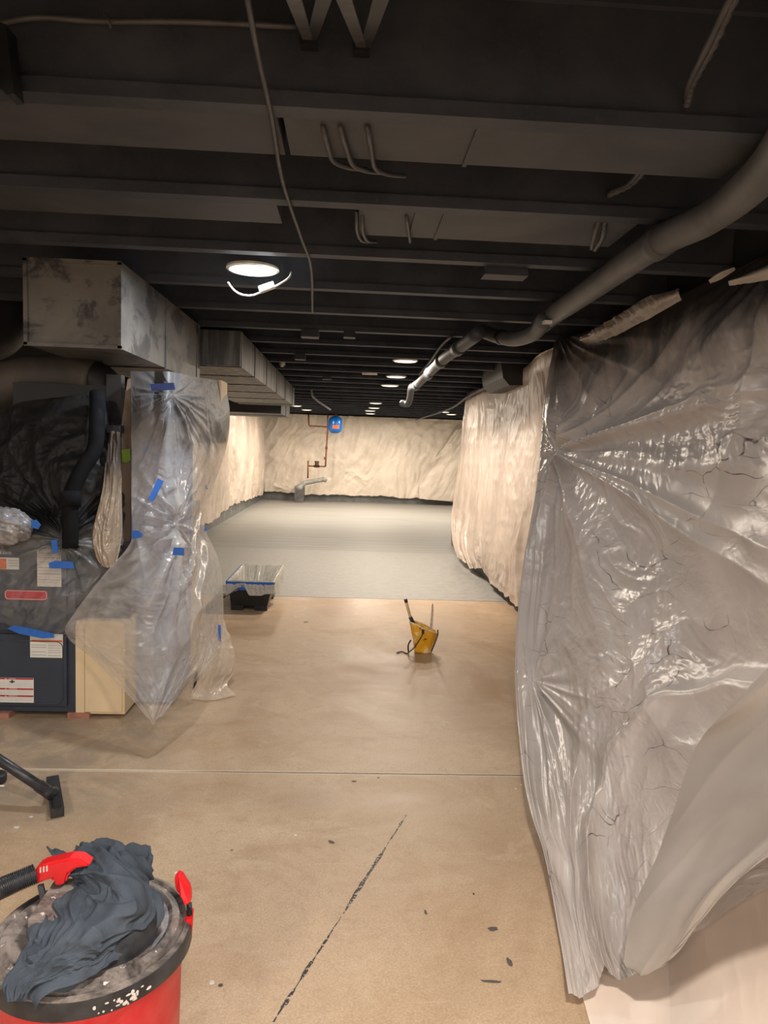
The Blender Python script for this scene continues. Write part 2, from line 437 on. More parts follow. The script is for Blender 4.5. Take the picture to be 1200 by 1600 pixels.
MF = m_floor()
MC = m_ceiling()
M_STRIP = m_ceiling('grey_black_joist_paint', (50, 54, 62), (68, 72, 80), 0.55)
M_DUCT = m_metalduct('overspray_grey_duct_metal', (92, 90, 88), (120, 117, 112), 0.5, 0.25, blot=0.85)
M_DUCTS = m_metalduct('streaked_duct_metal', (62, 61, 60), (90, 87, 84), 0.5, 0.2, streak=0.8)
M_BAYD = m_metalduct('grey_painted_bay_duct', (52, 54, 59), (70, 72, 76), 0.6)
M_DARKD = m_metalduct('black_painted_duct', (30, 31, 34), (46, 46, 50), 0.5)
M_ROUND = m_metalduct('grey_round_duct', (74, 70, 66), (98, 92, 86), 0.55)
M_PIPE = m_metalduct('grey_oversprayed_plastic_pipe', (70, 70, 72), (98, 97, 96), 0.5)
def m_wall():
    M = Mat('concrete_wall_oversprayed_at_the_top'); p = M.pos(); z = M.sep(p)[2]
    c = M.mix(M.mr(M.noise(p, 4, 5), 0.3, 0.7), sr(178, 172, 164), sr(204, 198, 190))
    zz = M.math('ADD', z, M.math('MULTIPLY', M.noise(p, 2.0, 4), 0.3))
    c = M.mix(M.mr(zz, 1.95, 2.15), c, sr(40, 42, 48))
    return M.done(M.bsdf(color=c, rough=0.8, normal=M.bump(M.noise(p, 60, 3), 0.4, 0.002)))
M_WALL = m_wall()
M_KERB = simple('grey_painted_wall_base', sr(112, 114, 114), 0.45, scale=5)
M_CABLE = simple('overspray_grey_cable', sr(70, 70, 72), 0.5)
M_BLACK = simple('black_plastic', sr(28, 29, 32), 0.4, var=0.3)
M_BLACKD = simple('dusty_black_metal', sr(44, 46, 50), 0.38, var=0.4, scale=30)
M_WHITE = simple('white_plastic', sr(228, 226, 220), 0.4)
M_BLUE = simple('blue_masking_tape', sr(40, 104, 196), 0.6, var=0.12, scale=40)
M_BLUED = simple('oversprayed_blue_tape', sr(34, 52, 104), 0.6, var=0.2, scale=40)
M_GREEN = simple('green_tape', sr(128, 160, 50), 0.6, var=0.1)
M_RED = simple('red_plastic', sr(214, 34, 40), 0.32, var=0.18, scale=9)
M_FURN = simple('dark_blue_grey_enamel', sr(52, 60, 74), 0.42, var=0.1, scale=5, bump=0.05)
M_BEIGE = simple('cream_enamel_metal', sr(226, 206, 170), 0.5, var=0.05, scale=5, bump=0.05)
M_GALV = simple('galvanised_sheet', sr(130, 144, 172), 0.4, 0.2, var=0.1, scale=6, bump=0.05)
M_BRICK = simple('red_brick', sr(160, 112, 96), 0.85, var=0.2, scale=25, bump=0.6)
M_WOOD = simple('dusty_wood_stud', sr(128, 112, 98), 0.7, var=0.15)
M_WOODL = simple('pale_wood', sr(214, 184, 142), 0.6, var=0.15)
M_COPPER = simple('copper_pipe', sr(140, 88, 62), 0.4, 0.6, var=0.2)
M_BRASS = simple('brass_regulator', sr(92, 72, 52), 0.4, 0.6)
M_GPVC = simple('grey_pipe_wrap', sr(150, 152, 148), 0.5)
M_TANK = simple('blue_enamel_tank', sr(24, 104, 190), 0.25, var=0.08)
M_LABEL = simple('white_label', sr(222, 222, 218), 0.5, var=0.03)
M_GTXT = simple('grey_print', sr(164, 166, 168), 0.6, var=0.1)
M_LRED = simple('red_print', sr(178, 24, 44), 0.5, var=0.05)
M_ORANGE = simple('orange_print', sr(224, 110, 50), 0.5, var=0.05)
M_BADGE = simple('red_badge', sr(196, 48, 66), 0.35, var=0.1)
M_CHIP = simple('grey_paint_chip', sr(84, 78, 74), 0.7, var=0.2)
M_DROPS = simple('dark_grey_cotton', sr(70, 78, 88), 0.95, var=0.2, scale=20, bump=0.5, spec=0.1, bscale=260)
def m_yellow():
    M = Mat('yellow_plastic_with_dried_paint'); p = M.obj()
    c = M.mix(M.mr(M.noise(p, 14, 5, 0.65), 0.5, 0.66), sr(232, 168, 32), sr(238, 214, 160))
    c = M.mix(M.mr(M.noise(M.mapping(p, loc=(4, 2, 1)), 22, 4, 0.6), 0.6, 0.66), c, sr(70, 52, 36))
    return M.done(M.bsdf(color=c, rough=0.4))
M_YEL = m_yellow()
def m_lid():
    M = Mat('dusty_black_lid'); p = M.obj()
    c = M.mix(M.mr(M.noise(p, 9, 6, 0.7, 0.6), 0.38, 0.66), sr(52, 48, 48), sr(150, 140, 134))
    c = M.mix(M.mr(M.noise(M.mapping(p, loc=(2, 5, 1)), 40, 4), 0.66, 0.7), c, sr(220, 210, 204))
    return M.done(M.bsdf(color=c, rough=0.42, normal=M.bump(M.noise(p, 40, 3), 0.2, 0.002)))
M_LID = m_lid()
def m_redcan():
    M = Mat('scuffed_red_plastic'); p = M.obj()
    c = M.mix(M.mr(M.noise(p, 5, 6, 0.65, 0.5), 0.42, 0.7), sr(206, 30, 40), sr(222, 84, 88))
    return M.done(M.bsdf(color=c, rough=M.mr(M.noise(p, 8, 4), 0.3, 0.7, 0.28, 0.5)))
M_CAN = m_redcan()
def m_emit(name, col, s):
    M = Mat(name)
    return M.done(M.node('ShaderNodeEmission', {'Color': col, 'Strength': s}).outputs[0])
M_LENSW = m_emit('warm_lit_lens', (1.0, 0.86, 0.62), 3.2)
M_LENSC = m_emit('cool_lit_lens', (0.95, 0.98, 1.0), 5.0)

# ------------------------------------------------------------------ shell
def struct(name, b, mat, bevel=0):
    return tag(box(name, b, mat, bevel=bevel), kind='structure')
YB = 17.9
fl = struct('floor', (-4.2, 4.2, -3.0, YB+0.1, -0.08, 0), MF)
ceil = struct('ceiling', (-4.2, 4.2, -3.0, YB+0.1, 2.46, 2.54), MC)
YJ0, SJ = 1.77, 0.645
k = -7
while True:
    y = YJ0 + k*SJ
    if y > YB-0.1: break
    bm = bmesh.new()
    add_box(bm, -4.15, 4.15, y+0.018, y+0.042, CZ+0.03, 2.46)
    add_box(bm, -4.15, 4.15, y, y+0.06, CZ, CZ+0.036)
    add_box(bm, -4.15, 4.15, y, y+0.06, 2.43, 2.46)
    bmobj('joist', bm, M_STRIP if k < 0 or k < 6 else MC, ceil)
    k += 1
NJ = k
struct('wall_back', (-4.2, 4.2, YB, YB+0.1, 0, 2.5), M_WALL)
struct('wall_left', (-2.34, -2.24, 6.6, YB, 0, 2.46), M_WALL)
struct('wall_left_alcove', (-4.2, -4.1, -3.0, 6.6, 0, 2.46), M_WALL)
struct('wall_left_return', (-4.1, -2.24, 6.6, 6.7, 0, 2.46), m_metalduct('dark_alcove_wall', (52, 52, 54), (72, 70, 70), 0.8))
struct('wall_right', (1.62, 1.72, 0.9, 10.2, 0, 2.46), M_WALL)
struct('wall_right_far', (4.1, 4.2, 10.2, YB, 0, 2.46), M_WALL)
struct('wall_right_return', (1.72, 4.1, 10.1, 10.2, 0, 2.46), M_WALL)
struct('wall_front', (-4.2, 4.2, -3.1, -3.0, 0, 2.5), M_WALL)
struct('baseboard_back', (-2.24, 4.1, YB-0.06, YB, 0, 0.34), M_KERB)
struct('baseboard_left', (-2.24, -2.17, 6.7, YB-0.06, 0, 0.30), M_KERB)
struct('baseboard_right', (1.50, 1.62, 3.2, 10.2, 0, 0.26), M_KERB)

# ------------------------------------------------------------------ ceiling lights
def ceiling_light(x, y, col, pw, label=None, near=False, lens=True):
    z = CZ-0.004
    t = empty('ceiling_light', (x, y, z-0.016), label, 'ceiling light', None if near else ('round recessed lights under the black joists' if lens else None))
    r = 0.105 if near else 0.098
    bm = bmesh.new(); add_lathe(bm, [(0, 0.018), (r+0.012, 0.018), (r+0.014, 0.008), (r, 0.002), (r, 0.012), (0, 0.012)], (x, y, z-0.016), 40)
    bmobj('trim_ring', bm, M_WHITE, t, smooth=False)
    bm = bmesh.new(); add_lathe(bm, [(0, 0.0105), (r*0.985, 0.0105), (r*0.97, 0.004), (r*0.6, 0.0), (0, -0.001)], (x, y, z-0.016), 40)
    bmobj('lens', bm, M_LENSC if near else M_LENSW, t, smooth=True)
    d = bpy.data.lights.new('lamp', 'AREA'); d.shape = 'DISK'; d.size = 0.18; d.energy = LP*pw*(0.95 if y > 11 else 1.0); d.color = col
    lo = bpy.data.objects.new('lamp', d); C.objects.link(lo); lo.parent = t; lo.location = (0, 0, -0.006)
    lo['label'] = 'light of the lens'; del lo['label']
    return t
nearl = None
for (x, y, col, pw, lab, nr) in LIGHTS:
    t = ceiling_light(x, y, col, pw, lab, nr)
    if nr: nearl = t
for i, (x, y, col, pw) in enumerate(OFF):
    ceiling_light(x, y, col, pw, ['round ceiling light above the camera', 'round ceiling light behind the camera on the left', 'round ceiling light behind the camera on the right', 'round ceiling light over the alcove by the furnace', 'unseen light added by the wall behind the camera to brighten the joists', 'unseen light added by the left end of the wall behind the camera to brighten the joists'][i])
# junction box and cable loop hanging under the nearest light
pts = [W(356, 441, Y=3.3), W(364, 452, Y=3.3), W(376, 460, Y=3.3), W(392, 462, Y=3.3), W(405, 458, Y=3.3), W(425, 450, Y=3.28), W(440, 442, Y=3.26), W(452, 433, Y=3.26), W(455, 425, Y=3.3)]
tube('cable', pts, 0.0042, M_WHITE, nearl, 8)
c = W(417, 449, Y=3.29)
box('driver_box', (-0.036, 0.036, -0.02, 0.02, -0.013, 0.013), M_WHITE, nearl, 0.004, Matrix.Translation(c) @ Matrix.Rotation(math.radians(-22), 4, 'Y'))

# ------------------------------------------------------------------ polythene sheets on the walls
def hang(a, b, u, v, nz, A=0.03, fr=5.0, cr=0.008, top=0.0):
    w = nz.fbm(a*1.3, b*1.3, 3)
    h = nz.ridge(a*fr+w*1.2, b*fr*0.10+w*0.4, 3)*A*(0.35+0.65*np.clip(v*1.5+top, 0, 1))
    return h + nz.ridge(a*6+w*2+7, b*5, 3)*cr
MP_BACK = m_plastic('milky_sheet_back', (240, 228, 212), 1.0, 0.4, 0.35, spray=(2.10, 2.4, 0.2, 0.4), trl=0.02, bs=3.2, gloss=0.4)
# back wall: left half and right half meeting along a slanting lap
def backdisp(a, b, u, v, nz):
    w = nz.fbm(a*0.9, b*0.9, 3)
    d = nz.ridge(a*3.2+b*2.0+w*1.2, b*1.4-a*0.7+w, 3)*0.042 + nz.ridge(a*7+b*4+w*2, b*3-a*2, 2)*0.008
    return d + nz.fbm(a*0.6, b*0.8, 2)*0.015
def bt(px, py, Y=17.7): return W(px, py, Y=Y)
g = [[bt(x, y, Y) for x, y, Y in row] for row in [
  [(413, 640, 17.78), (470, 640, 17.78), (560, 640, 17.78), (640, 642, 17.78), (735, 640, 17.74)],
  [(413, 690, 17.74), (470, 690, 17.74), (560, 690, 17.74), (640, 690, 17.74), (735, 690, 17.74)],
  [(413, 740, 17.74), (470, 740, 17.74), (560, 740, 17.74), (640, 742, 17.74), (735, 740, 17.74)],
  [(405, 766, 17.74), (455, 774, 17.74), (480, 764, 17.74), (590, 776, 17.74), (660, 778, 17.74)]]]
g[3] = [bt(413, 768, 17.74), bt(470, 771, 17.74), bt(560, 774, 17.74), bt(640, 778, 17.74), bt(735, 784, 17.74)]
s = drape('plastic_sheet', g, 260, 90, backdisp, MP_BACK, seed=3, edge=0.05)
tag(s, 'milky white plastic sheet covering the far back wall', 'plastic sheet')
g = [[bt(x, y, Y) for x, y, Y in row] for row in [
  [(712, 672, 17.55), (730, 668, 17.55), (760, 660, 17.55)],
  [(688, 706, 17.55), (720, 706, 17.55), (760, 706, 17.55)],
  [(658, 748, 17.55), (710, 746, 17.55), (760, 746, 17.55)],
  [(655, 779, 17.55), (700, 783, 17.55), (760, 786, 17.55)]]]
s = drape('plastic_sheet', g, 80, 60, backdisp, MP_BACK, seed=5)
tag(s, 'slanting lapped piece of white plastic in the right corner of the back wall', 'plastic sheet')
# left wall sheet
MP_LEFT = m_plastic('milky_sheet_left', (238, 222, 206), 1.0, 0.32, 0.5, spray=(2.0, 2.3, 0.3, 0.6), trl=0.1, bs=4.0, gloss=0.45, fold=(1, 0.35, 1))
g = []
for z, off in ((2.22, 0.0), (1.6, 0.03), (0.9, 0.05), (0.2, 0.02)):
    g.append([Vector((-2.14+off+0.02*math.sin(i*1.7), y, z + (0.05*math.sin(i*2.2+0.5) if z < 0.3 else 0) + (0.05 if z < 0.3 and y < 9 else 0))) for i, y in enumerate((6.9, 9, 11, 13, 15, 17.35))])
s = drape('plastic_sheet', g, 420, 90, lambda a, b, u, v, nz: hang(a, b, u, v, nz, 0.045, 2.6, 0.012), MP_LEFT, seed=11, edge=0.04)
tag(s, 'milky white plastic sheet along the far left wall', 'plastic sheet')

# far right sheet
MP_R1 = m_plastic('milky_sheet_right_far', (222, 206, 192), 1.0, 0.34, 0.4, spray=(1.95, 2.3, 0.5, 0.75), trl=0.12, bs=6.0, gloss=0.6, fold=(1.3, 0.3, 1))
g = [[W(x, y, Y=Y) for x, y, Y in row] for row in [
  [(728, 622, 9.7), (745, 606, 9.0), (772, 596, 8.0), (800, 590, 7.2), (822, 572, 6.4), (850, 545, 5.5), (900, 520, 4.9)],
  [(720, 690, 9.7), (738, 690, 8.9), (768, 690, 7.9), (795, 690, 7.1), (822, 690, 6.3), (855, 690, 5.5), (900, 690, 4.9)],
  [(710, 790, 9.4), (730, 790, 8.6), (755, 790, 7.6), (780, 790, 7.0), (808, 790, 6.2), (845, 790, 5.4), (890, 790, 4.8)],
  [(708, 838, 9.0), (722, 850, 8.3), (748, 860, 7.4), (772, 870, 6.8), (800, 880, 6.1), (840, 890, 5.3), (880, 900, 4.7)],
  [(716, 862, 8.7), (730, 882, 8.0), (758, 893, 7.2), (775, 915, 6.7), (803, 940, 6.0), (840, 970, 5.2), (880, 1000, 4.6)]]]
s = drape('plastic_sheet', g, 420, 150, lambda a, b, u, v, nz: hang(a, b, u, v, nz, 0.035, 5.0, 0.008), MP_R1, seed=21, edge=0.05)
tag(s, 'warm white pleated plastic sheet hanging behind the big crinkled one on the right', 'plastic sheet')

# inner white sheet at the bottom right
MP_IN = m_plastic('matt_white_inner_sheet', (232, 216, 202), 1.0, 0.5, 0.12, trl=0.15, bs=3.0, gloss=0.35, fold=(1, 0.3, 1))
g = [[W(838, 1270, Y=2.6), W(900, 1270, Y=2.6), W(1000, 1270, Y=2.4), W(1100, 1250, Y=2.25), W(1200, 1220, Y=2.1), W(1420, 1150, Y=1.8)],
     [W(843, 1330, Y=2.42), W(905, 1350, Y=2.32), W(1000, 1350, Y=2.16), W(1100, 1335, Y=2.0), W(1200, 1300, Y=1.86), W(1420, 1260, Y=1.55)],
     [W(868, 1450, Y=2.02), W(930, 1480, Y=1.92), W(1020, 1480, Y=1.84), W(1100, 1470, Y=1.75), W(1200, 1450, Y=1.64), W(1420, 1430, Y=1.35)],
     [W(922, 1600, Z=0.006), W(955, 1700, Z=0.006), W(1020, 1800, Z=0.006), W(1110, 1890, Z=0.006), W(1220, 1970, Z=0.006), W(1420, 2050, Z=0.006)]]
s = drape('plastic_sheet', g, 240, 160, lambda a, b, u, v, nz: nz.ridge(a*5+nz.fbm(a*2, b*2)*0.8, b*0.8, 3)*0.012*(1-v*0.9), MP_IN, seed=31)
tag(s, 'matt white sheet at the bottom right, reaching the floor under the grey flap', 'plastic sheet')

# the big crinkled sheet, near right
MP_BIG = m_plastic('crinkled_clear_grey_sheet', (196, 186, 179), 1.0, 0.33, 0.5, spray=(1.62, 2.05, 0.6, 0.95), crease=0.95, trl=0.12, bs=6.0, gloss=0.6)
rows = [
  [(866, 527, 5.0), (905, 515, 4.55), (990, 474, 3.85), (1080, 432, 3.25), (1200, 388, 2.65), (1400, 320, 2.0)],
  [(850, 640, 4.85), (900, 640, 4.35), (990, 620, 3.75), (1080, 600, 3.12), (1200, 570, 2.5), (1400, 520, 1.9)],
  [(837, 760, 4.5), (890, 760, 4.1), (980, 750, 3.45), (1080, 740, 2.88), (1200, 720, 2.28), (1400, 700, 1.75)],
  [(814, 900, 4.2), (870, 900, 3.8), (970, 900, 3.15), (1080, 900, 2.6), (1200, 890, 2.05), (1400, 880, 1.6)],
  [(803, 1030, 3.8), (865, 1030, 3.4), (960, 1030, 2.85), (1080, 1040, 2.36), (1200, 1050, 1.9), (1400, 1060, 1.45)],
  [(808, 1150, 3.15), (865, 1160, 2.85), (960, 1170, 2.5), (1080, 1180, 2.1), (1200, 1180, 1.75), (1400, 1200, 1.35)],
  [(824, 1252, 2.48), (880, 1290, 2.22), (960, 1310, 2.1), (1080, 1300, 1.85), (1200, 1250, 1.62), (1400, 1230, 1.25)],
  [(850, 1335, 2.16), (890, 1380, 2.0), (965, 1390, 1.92), (1070, 1360, 1.74), (1190, 1300, 1.58), (1400, 1240, 1.22)],
  [(876, 1470, 1.82), (910, 1480, 1.76), (970, 1460, 1.78), (1060, 1400, 1.68), (1180, 1325, 1.55), (1400, 1250, 1.2)],
  [(890, 1558, 1.60), (925, 1542, 1.61), (985, 1505, 1.66), (1060, 1430, 1.63), (1170, 1345, 1.53), (1400, 1260, 1.19)]]
G = [[W(x, y, Y=Y) for x, y, Y in r] for r in rows]
def bigdisp(a, b, u, v, nz):
    w = nz.fbm(a*1.1, b*1.1, 3)
    amax = a.max(); bmax = b.max(); ed = np.clip(u*9, 0.06, 1)
    # gathered at the ceiling near the far end: folds fan downwards
    d = star(a, b, 0.02, -0.05, 30, 0.075, 1.2, nz)
    # pulled points: long folds running right from the edge, and down from the upper right
    d = d + star(a, b, 0.18, bmax*0.25, 26, 0.055, 1.7, nz, 1, 2.0)
    d = d + star(a, b, amax*0.8, 0.0, 22, 0.06, 1.5, nz, 1, 4.0)
    d = d + star(a, b, 0.10, bmax*0.64, 24, 0.035, 0.8, nz, 1, 1.0)
    # long diagonal drapes in the lower two thirds
    q = (a*0.75 + b*0.6); t_ = (a*0.6-b*0.75)
    d = d + nz.ridge(q*1.7+w*0.9, t_*0.22+3, 2)*0.075*np.clip((v-0.22)*3, 0, 1)
    d = d + nz.fbm(a*1.4, b*1.4+9, 2)*0.05
    # swag under the ceiling
    d = d + 0.05*np.exp(-((v-0.10-0.06*np.sin(u*5))/0.035)**2)
    pm = np.clip(nz.fbm(a*1.6+40, b*1.6+4, 2)*2.5+0.45, 0.1, 1)
    d = d + nz.ridge(a*7+w*3, b*5+w*3, 3)*0.009*pm
    d = d + nz.ridge(a*20+w*6, b*14+w*5, 2)*0.003*pm
    # pleats along the hanging left edge
    d = d*ed*np.clip(v*14, 0.15, 1) + nz.ridge(u*26, b*0.5, 2)*0.02*np.exp(-(u/0.10)**2)
    return d - 0.03*ed
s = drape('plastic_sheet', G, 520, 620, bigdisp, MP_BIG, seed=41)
tag(s, 'big crinkled grey plastic sheet draped over the pile in the right foreground', 'plastic sheet')

# loose rolled top edges of the big sheet, catching light
MP_EDGE = m_plastic('loose_film_edge', (190, 182, 172), 1.0, 0.3, 0.5, spray=(2.08, 2.3, 0.3, 0.6), trl=0.2, bs=9)
def strip(name, top, bot, mat, seed, label, amp=0.012, nu=160, nv=30):
    mid = [(Vector(p)+Vector(q))/2 + Vector((-0.02, -0.03, 0)) for p, q in zip(top, bot)]
    o = drape(name, [top, mid, bot], nu, nv, lambda a, b, u, v, nz: nz.ridge(a*9, b*7, 3)*amp, mat, seed=seed)
    return tag(o, label, 'plastic sheet')
strip('plastic_strip', [W(905, 530, Y=4.35), W(940, 508, Y=4.05), W(985, 480, Y=3.7), W(1020, 462, Y=3.45), W(1062, 452, Y=3.2)],
      [W(915, 536, Y=4.35), W(955, 527, Y=4.0), W(1000, 505, Y=3.65), W(1035, 486, Y=3.4), W(1066, 468, Y=3.18)], MP_EDGE, 51,
      'pale curled top edge of plastic under the ceiling, right of the pleats')
strip('plastic_strip', [W(1108, 440, Y=2.8), W(1125, 425, Y=2.72), W(1148, 420, Y=2.62)],
      [W(1110, 442, Y=2.8), W(1130, 434, Y=2.72), W(1149, 422, Y=2.62)], MP_EDGE, 52, 'small pale plastic tab near the ceiling at the right edge', 0.004, 50, 12)
strip('plastic_strip', [W(1140, 440, Y=2.6), W(1180, 424, Y=2.45), W(1240, 400, Y=2.25)],
      [W(1140, 446, Y=2.6), W(1185, 440, Y=2.45), W(1240, 425, Y=2.25)], MP_EDGE, 53, 'thin grey strip of plastic along the top right, by the photo edge', 0.006, 60, 12)

# thick grey flap folded over the lower right
MP_FLAP = m_plastic('matt_grey_folded_film', (158, 150, 143), 1.0, 0.45, 0.10, trl=0.12, bs=2.5, gloss=0.4)
G = [[W(x, y, Y=Y-0.05) for x, y, Y in r] for r in [
  [(1262, 985, 1.68), (1330, 960, 1.55), (1420, 930, 1.4)],
  [(1150, 1098, 1.80), (1290, 1060, 1.58), (1420, 1040, 1.36)],
  [(1082, 1172, 1.92), (1230, 1160, 1.62), (1420, 1120, 1.30)],
  [(1046, 1270, 1.86), (1180, 1230, 1.62), (1400, 1190, 1.24)],
  [(1018, 1352, 1.78), (1130, 1330, 1.62), (1290, 1270, 1.36)],
  [(992, 1420, 1.72), (1080, 1410, 1.60), (1200, 1335, 1.46)],
  [(975, 1500, 1.66), (1040, 1500, 1.60), (1120, 1408, 1.54)],
  [(990, 1518, 1.64), (1020, 1520, 1.61), (1075, 1465, 1.57)]]]
s = drape('plastic_flap', G, 120, 220, lambda a, b, u, v, nz: nz.fbm(a*3, b*2, 3)*0.018 + nz.ridge(a*4+b*1.5, b*1.2, 2)*0.010, MP_FLAP, seed=61)
tag(s, 'smooth matt grey flap of plastic hanging diagonally across the lower right', 'plastic sheet')

# ------------------------------------------------------------------ ducts and pipes overhead
def rect_duct(name, b, mat, label, seams=(), lip=True):
    x0, x1, y0, y1, z0, z1 = b
    t = empty(name, ((x0+x1)/2, (y0+y1)/2, z0), label, 'duct')
    box('duct_body', b, mat, t, 0.006)
    for sy in seams:
        bm = bmesh.new()
        add_box(bm, x0-0.006, x1+0.006, sy-0.012, sy+0.012, z0-0.006, z0)
        add_box(bm, x0-0.006, x0, sy-0.012, sy+0.012, z0, z1); add_box(bm, x1, x1+0.006, sy-0.012, sy+0.012, z0, z1)
        bmobj('seam', bm, mat, t)
    return t
P1 = W(189, 545, Y=3.32)
zb = P1.z
x1 = P1.x; x0 = W(40, 545, Y=3.32).x
t = rect_duct('supply_plenum', (x0, x1, 3.32, 5.0, zb, 2.145), M_DUCT, 'large grey rectangular duct box high on the left with blotchy paint', (4.1, 4.9))
bm = bmesh.new()
for b_ in ((x0-0.004, x1+0.004, 3.308, 3.322, zb-0.004, zb+0.012), (x0-0.004, x1+0.004, 3.308, 3.322, 2.128, 2.144), (x0-0.004, x0+0.012, 3.308, 3.322, zb, 2.14), (x1-0.012, x1+0.004, 3.308, 3.322, zb, 2.14)): add_box(bm, *b_)
bmobj('end_flange', bm, M_DUCT, t)
# long trunk duct stepping along the left of the corridor
zb2 = 1.90
xr = W(322, 540, Z=zb2).x
rect_duct('trunk_duct', (-1.55, -0.80, 5.15, 10.0, zb2, 2.145), M_DUCTS, 'long grey streaked trunk duct running down the left side of the ceiling', (5.2, 5.9, 6.7, 7.6, 8.6, 9.6))
rect_duct('branch_duct', (-2.1, -1.0, 10.2, 11.6, 1.80, 2.14), M_DARKD, 'low dark duct box at the far end of the trunk duct', (10.9,))
# round duct left
t = empty('round_duct', W(60, 600, Y=3.9), 'fat grey-brown round duct curving out of the dark on the left', 'duct')
tube('duct_body', [W(-60, 612, Y=3.9), W(0, 602, Y=3.9), W(50, 592, Y=3.9), W(105, 590, Y=3.88), W(150, 596, Y=3.86)], 0.118, M_ROUND, t, 28)
tube('elbow', [W(120, 588, Y=3.87), W(158, 600, Y=3.86), W(168, 640, Y=3.86), W(165, 700, Y=3.86)], 0.10, M_DARKD, t, 28)
t = tube('round_duct', [W(-40, 540, Y=4.6), W(5, 520, Y=4.7), W(20, 470, Y=4.8), W(10, 440, Y=5.0)], 0.13, M_DARKD, None, 24)
tag(t, 'dark round duct rising at the far left edge behind the grey duct box', 'duct')
# tapering black return drop above the furnace
def loft(name, secs, mat, parent=None):
    bm = bmesh.new(); R_ = [[bm.verts.new(p) for p in s_] for s_ in secs]
    for a, b in zip(R_, R_[1:]):
        n = len(a)
        for i in range(n): bm.faces.new((a[i], a[(i+1) % n], b[(i+1) % n], b[i]))
    bm.faces.new(list(reversed(R_[0]))); bm.faces.new(R_[-1])
    bmesh.ops.recalc_face_normals(bm, faces=bm.faces)
    return bmobj(name, bm, mat, parent)
def sect(pxl, pxr, py, Y, dY):
    a = W(pxl, py, Y=Y); b = W(pxr, py, Y=Y)
    z = (a.z+b.z)/2
    return [Vector((a.x, Y, z)), Vector((b.x, Y, z)), Vector((b.x, Y+dY, z)), Vector((a.x, Y+dY, z))]
t = empty('furnace_plenum', W(90, 850, Y=3.7), 'black tapering sheet metal plenum above the furnace', 'duct')
loft('duct_body', [sect(20, 168, 600, 3.75, 0.5), sect(22, 166, 700, 3.72, 0.5), sect(24, 150, 845, 3.70, 0.5)], M_DARKD, t)
t = empty('flue_pipe', W(108, 860, Y=3.5), 'black vent pipe with an offset coupling rising from the furnace top', 'pipe')
tube('pipe_run', [W(110, 856, Y=3.33), W(110, 800, Y=3.34), W(112, 770, Y=3.35), W(128, 735, Y=3.37), W(148, 700, Y=3.40), W(152, 650, Y=3.44), W(152, 615, Y=3.5)], 0.036, simple('matt_black_paint', sr(20, 21, 24), 0.85, spec=0.15), t, 18)
tube('coupling', [W(110, 792, Y=3.34), W(110, 768, Y=3.35)], 0.046, simple('matt_black_paint', sr(20, 21, 24), 0.85, spec=0.15), t, 18, 0)
# joist bay ducts (grey panned bays) near the camera
def bay_duct(x0, x1, y0, y1, label, seams):
    t = empty('bay_duct', ((x0+x1)/2, (y0+y1)/2, CZ+0.008), label, 'duct')
    box('duct_body', (x0, x1, y0, y1, CZ+0.008, CZ+0.2), M_BAYD, t, 0.008)
    for sx in seams: box('seam', (sx-0.006, sx+0.006, y0, y1+0.004, CZ+0.003, CZ+0.01), M_BAYD, t)
yA = YJ0+0.062; dA = W(800, 266, Z=CZ).y
bay_duct(W(455, 250, Z=CZ).x, W(1150, 268, Z=CZ).x, yA, dA, 'grey duct filling the nearest joist bay, right of the thin cable', (W(725, 262, Z=CZ).x,))
bay_duct(-3.2, W(452, 250, Z=CZ).x-0.01, yA, W(100, 228, Z=CZ).y, 'grey duct filling the nearest joist bay on the left side', ())
yB = YJ0+SJ+0.062
bay_duct(W(560, 370, Z=CZ).x, W(960, 382, Z=CZ).x, yB, W(800, 382, Z=CZ).y, 'shorter grey duct in the second joist bay near the ceiling centre', (W(640, 375, Z=CZ).x, W(680, 376, Z=CZ).x))
bay_duct(-3.2, W(440, 350, Z=CZ).x, yB, W(100, 336, Z=CZ).y, 'grey duct in the second joist bay on the left side', ())
# cables wrapping under the first bay duct
cb = empty('cable_bundle', W(570, 265, Z=CZ), 'three grey cables curling under the nearest bay duct', 'cable')
for i, (xa, xb, xc, yc) in enumerate(((503, 515, 545, 262), (530, 545, 572, 267), (572, 580, 605, 272))):
    pts = [W(xa, 186, Z=CZ+0.03), W(xa+3, 205, Z=CZ-0.004), W((xa+xb)/2+4, 232, Z=CZ-0.004), W(xb+6, yc-10, Z=CZ-0.004), W(xc, yc, Z=CZ-0.002), W(xc+28, yc+3, Z=CZ+0.03)]
    tube('cable', pts, 0.0065, M_CABLE, cb, 10)
cb = empty('cable_bundle', W(566, 370, Z=CZ), 'pair of grey cables curling under the second bay duct', 'cable')
for xa in (557, 566):
    tube('cable', [W(xa, 330, Z=CZ+0.02), W(xa, 345, Z=CZ-0.004), W(xa+1, 362, Z=CZ-0.004), W(xa+8, 376, Z=CZ), W(xa+22, 378, Z=CZ+0.03)], 0.006, M_CABLE, cb, 10)
tube('cable', [W(634, 332, Z=CZ+0.02), W(636, 345, Z=CZ-0.004), W(641, 378, Z=CZ-0.002)], 0.006, M_CABLE, cb, 10)
# straight thin cable stapled under the joists
t = tube('cable', [W(383, -20, Z=CZ-0.006), W(404, 90, Z=CZ-0.006), W(424, 182, Z=CZ-0.006), W(442, 285, Z=CZ-0.006), W(470, 370, Z=CZ-0.006), W(486, 420, Z=CZ-0.006), W(488, 488, Z=CZ-0.006)], 0.006, M_CABLE, None, 10)
tag(t, 'thin grey cable running lengthwise under the joists left of centre', 'cable')
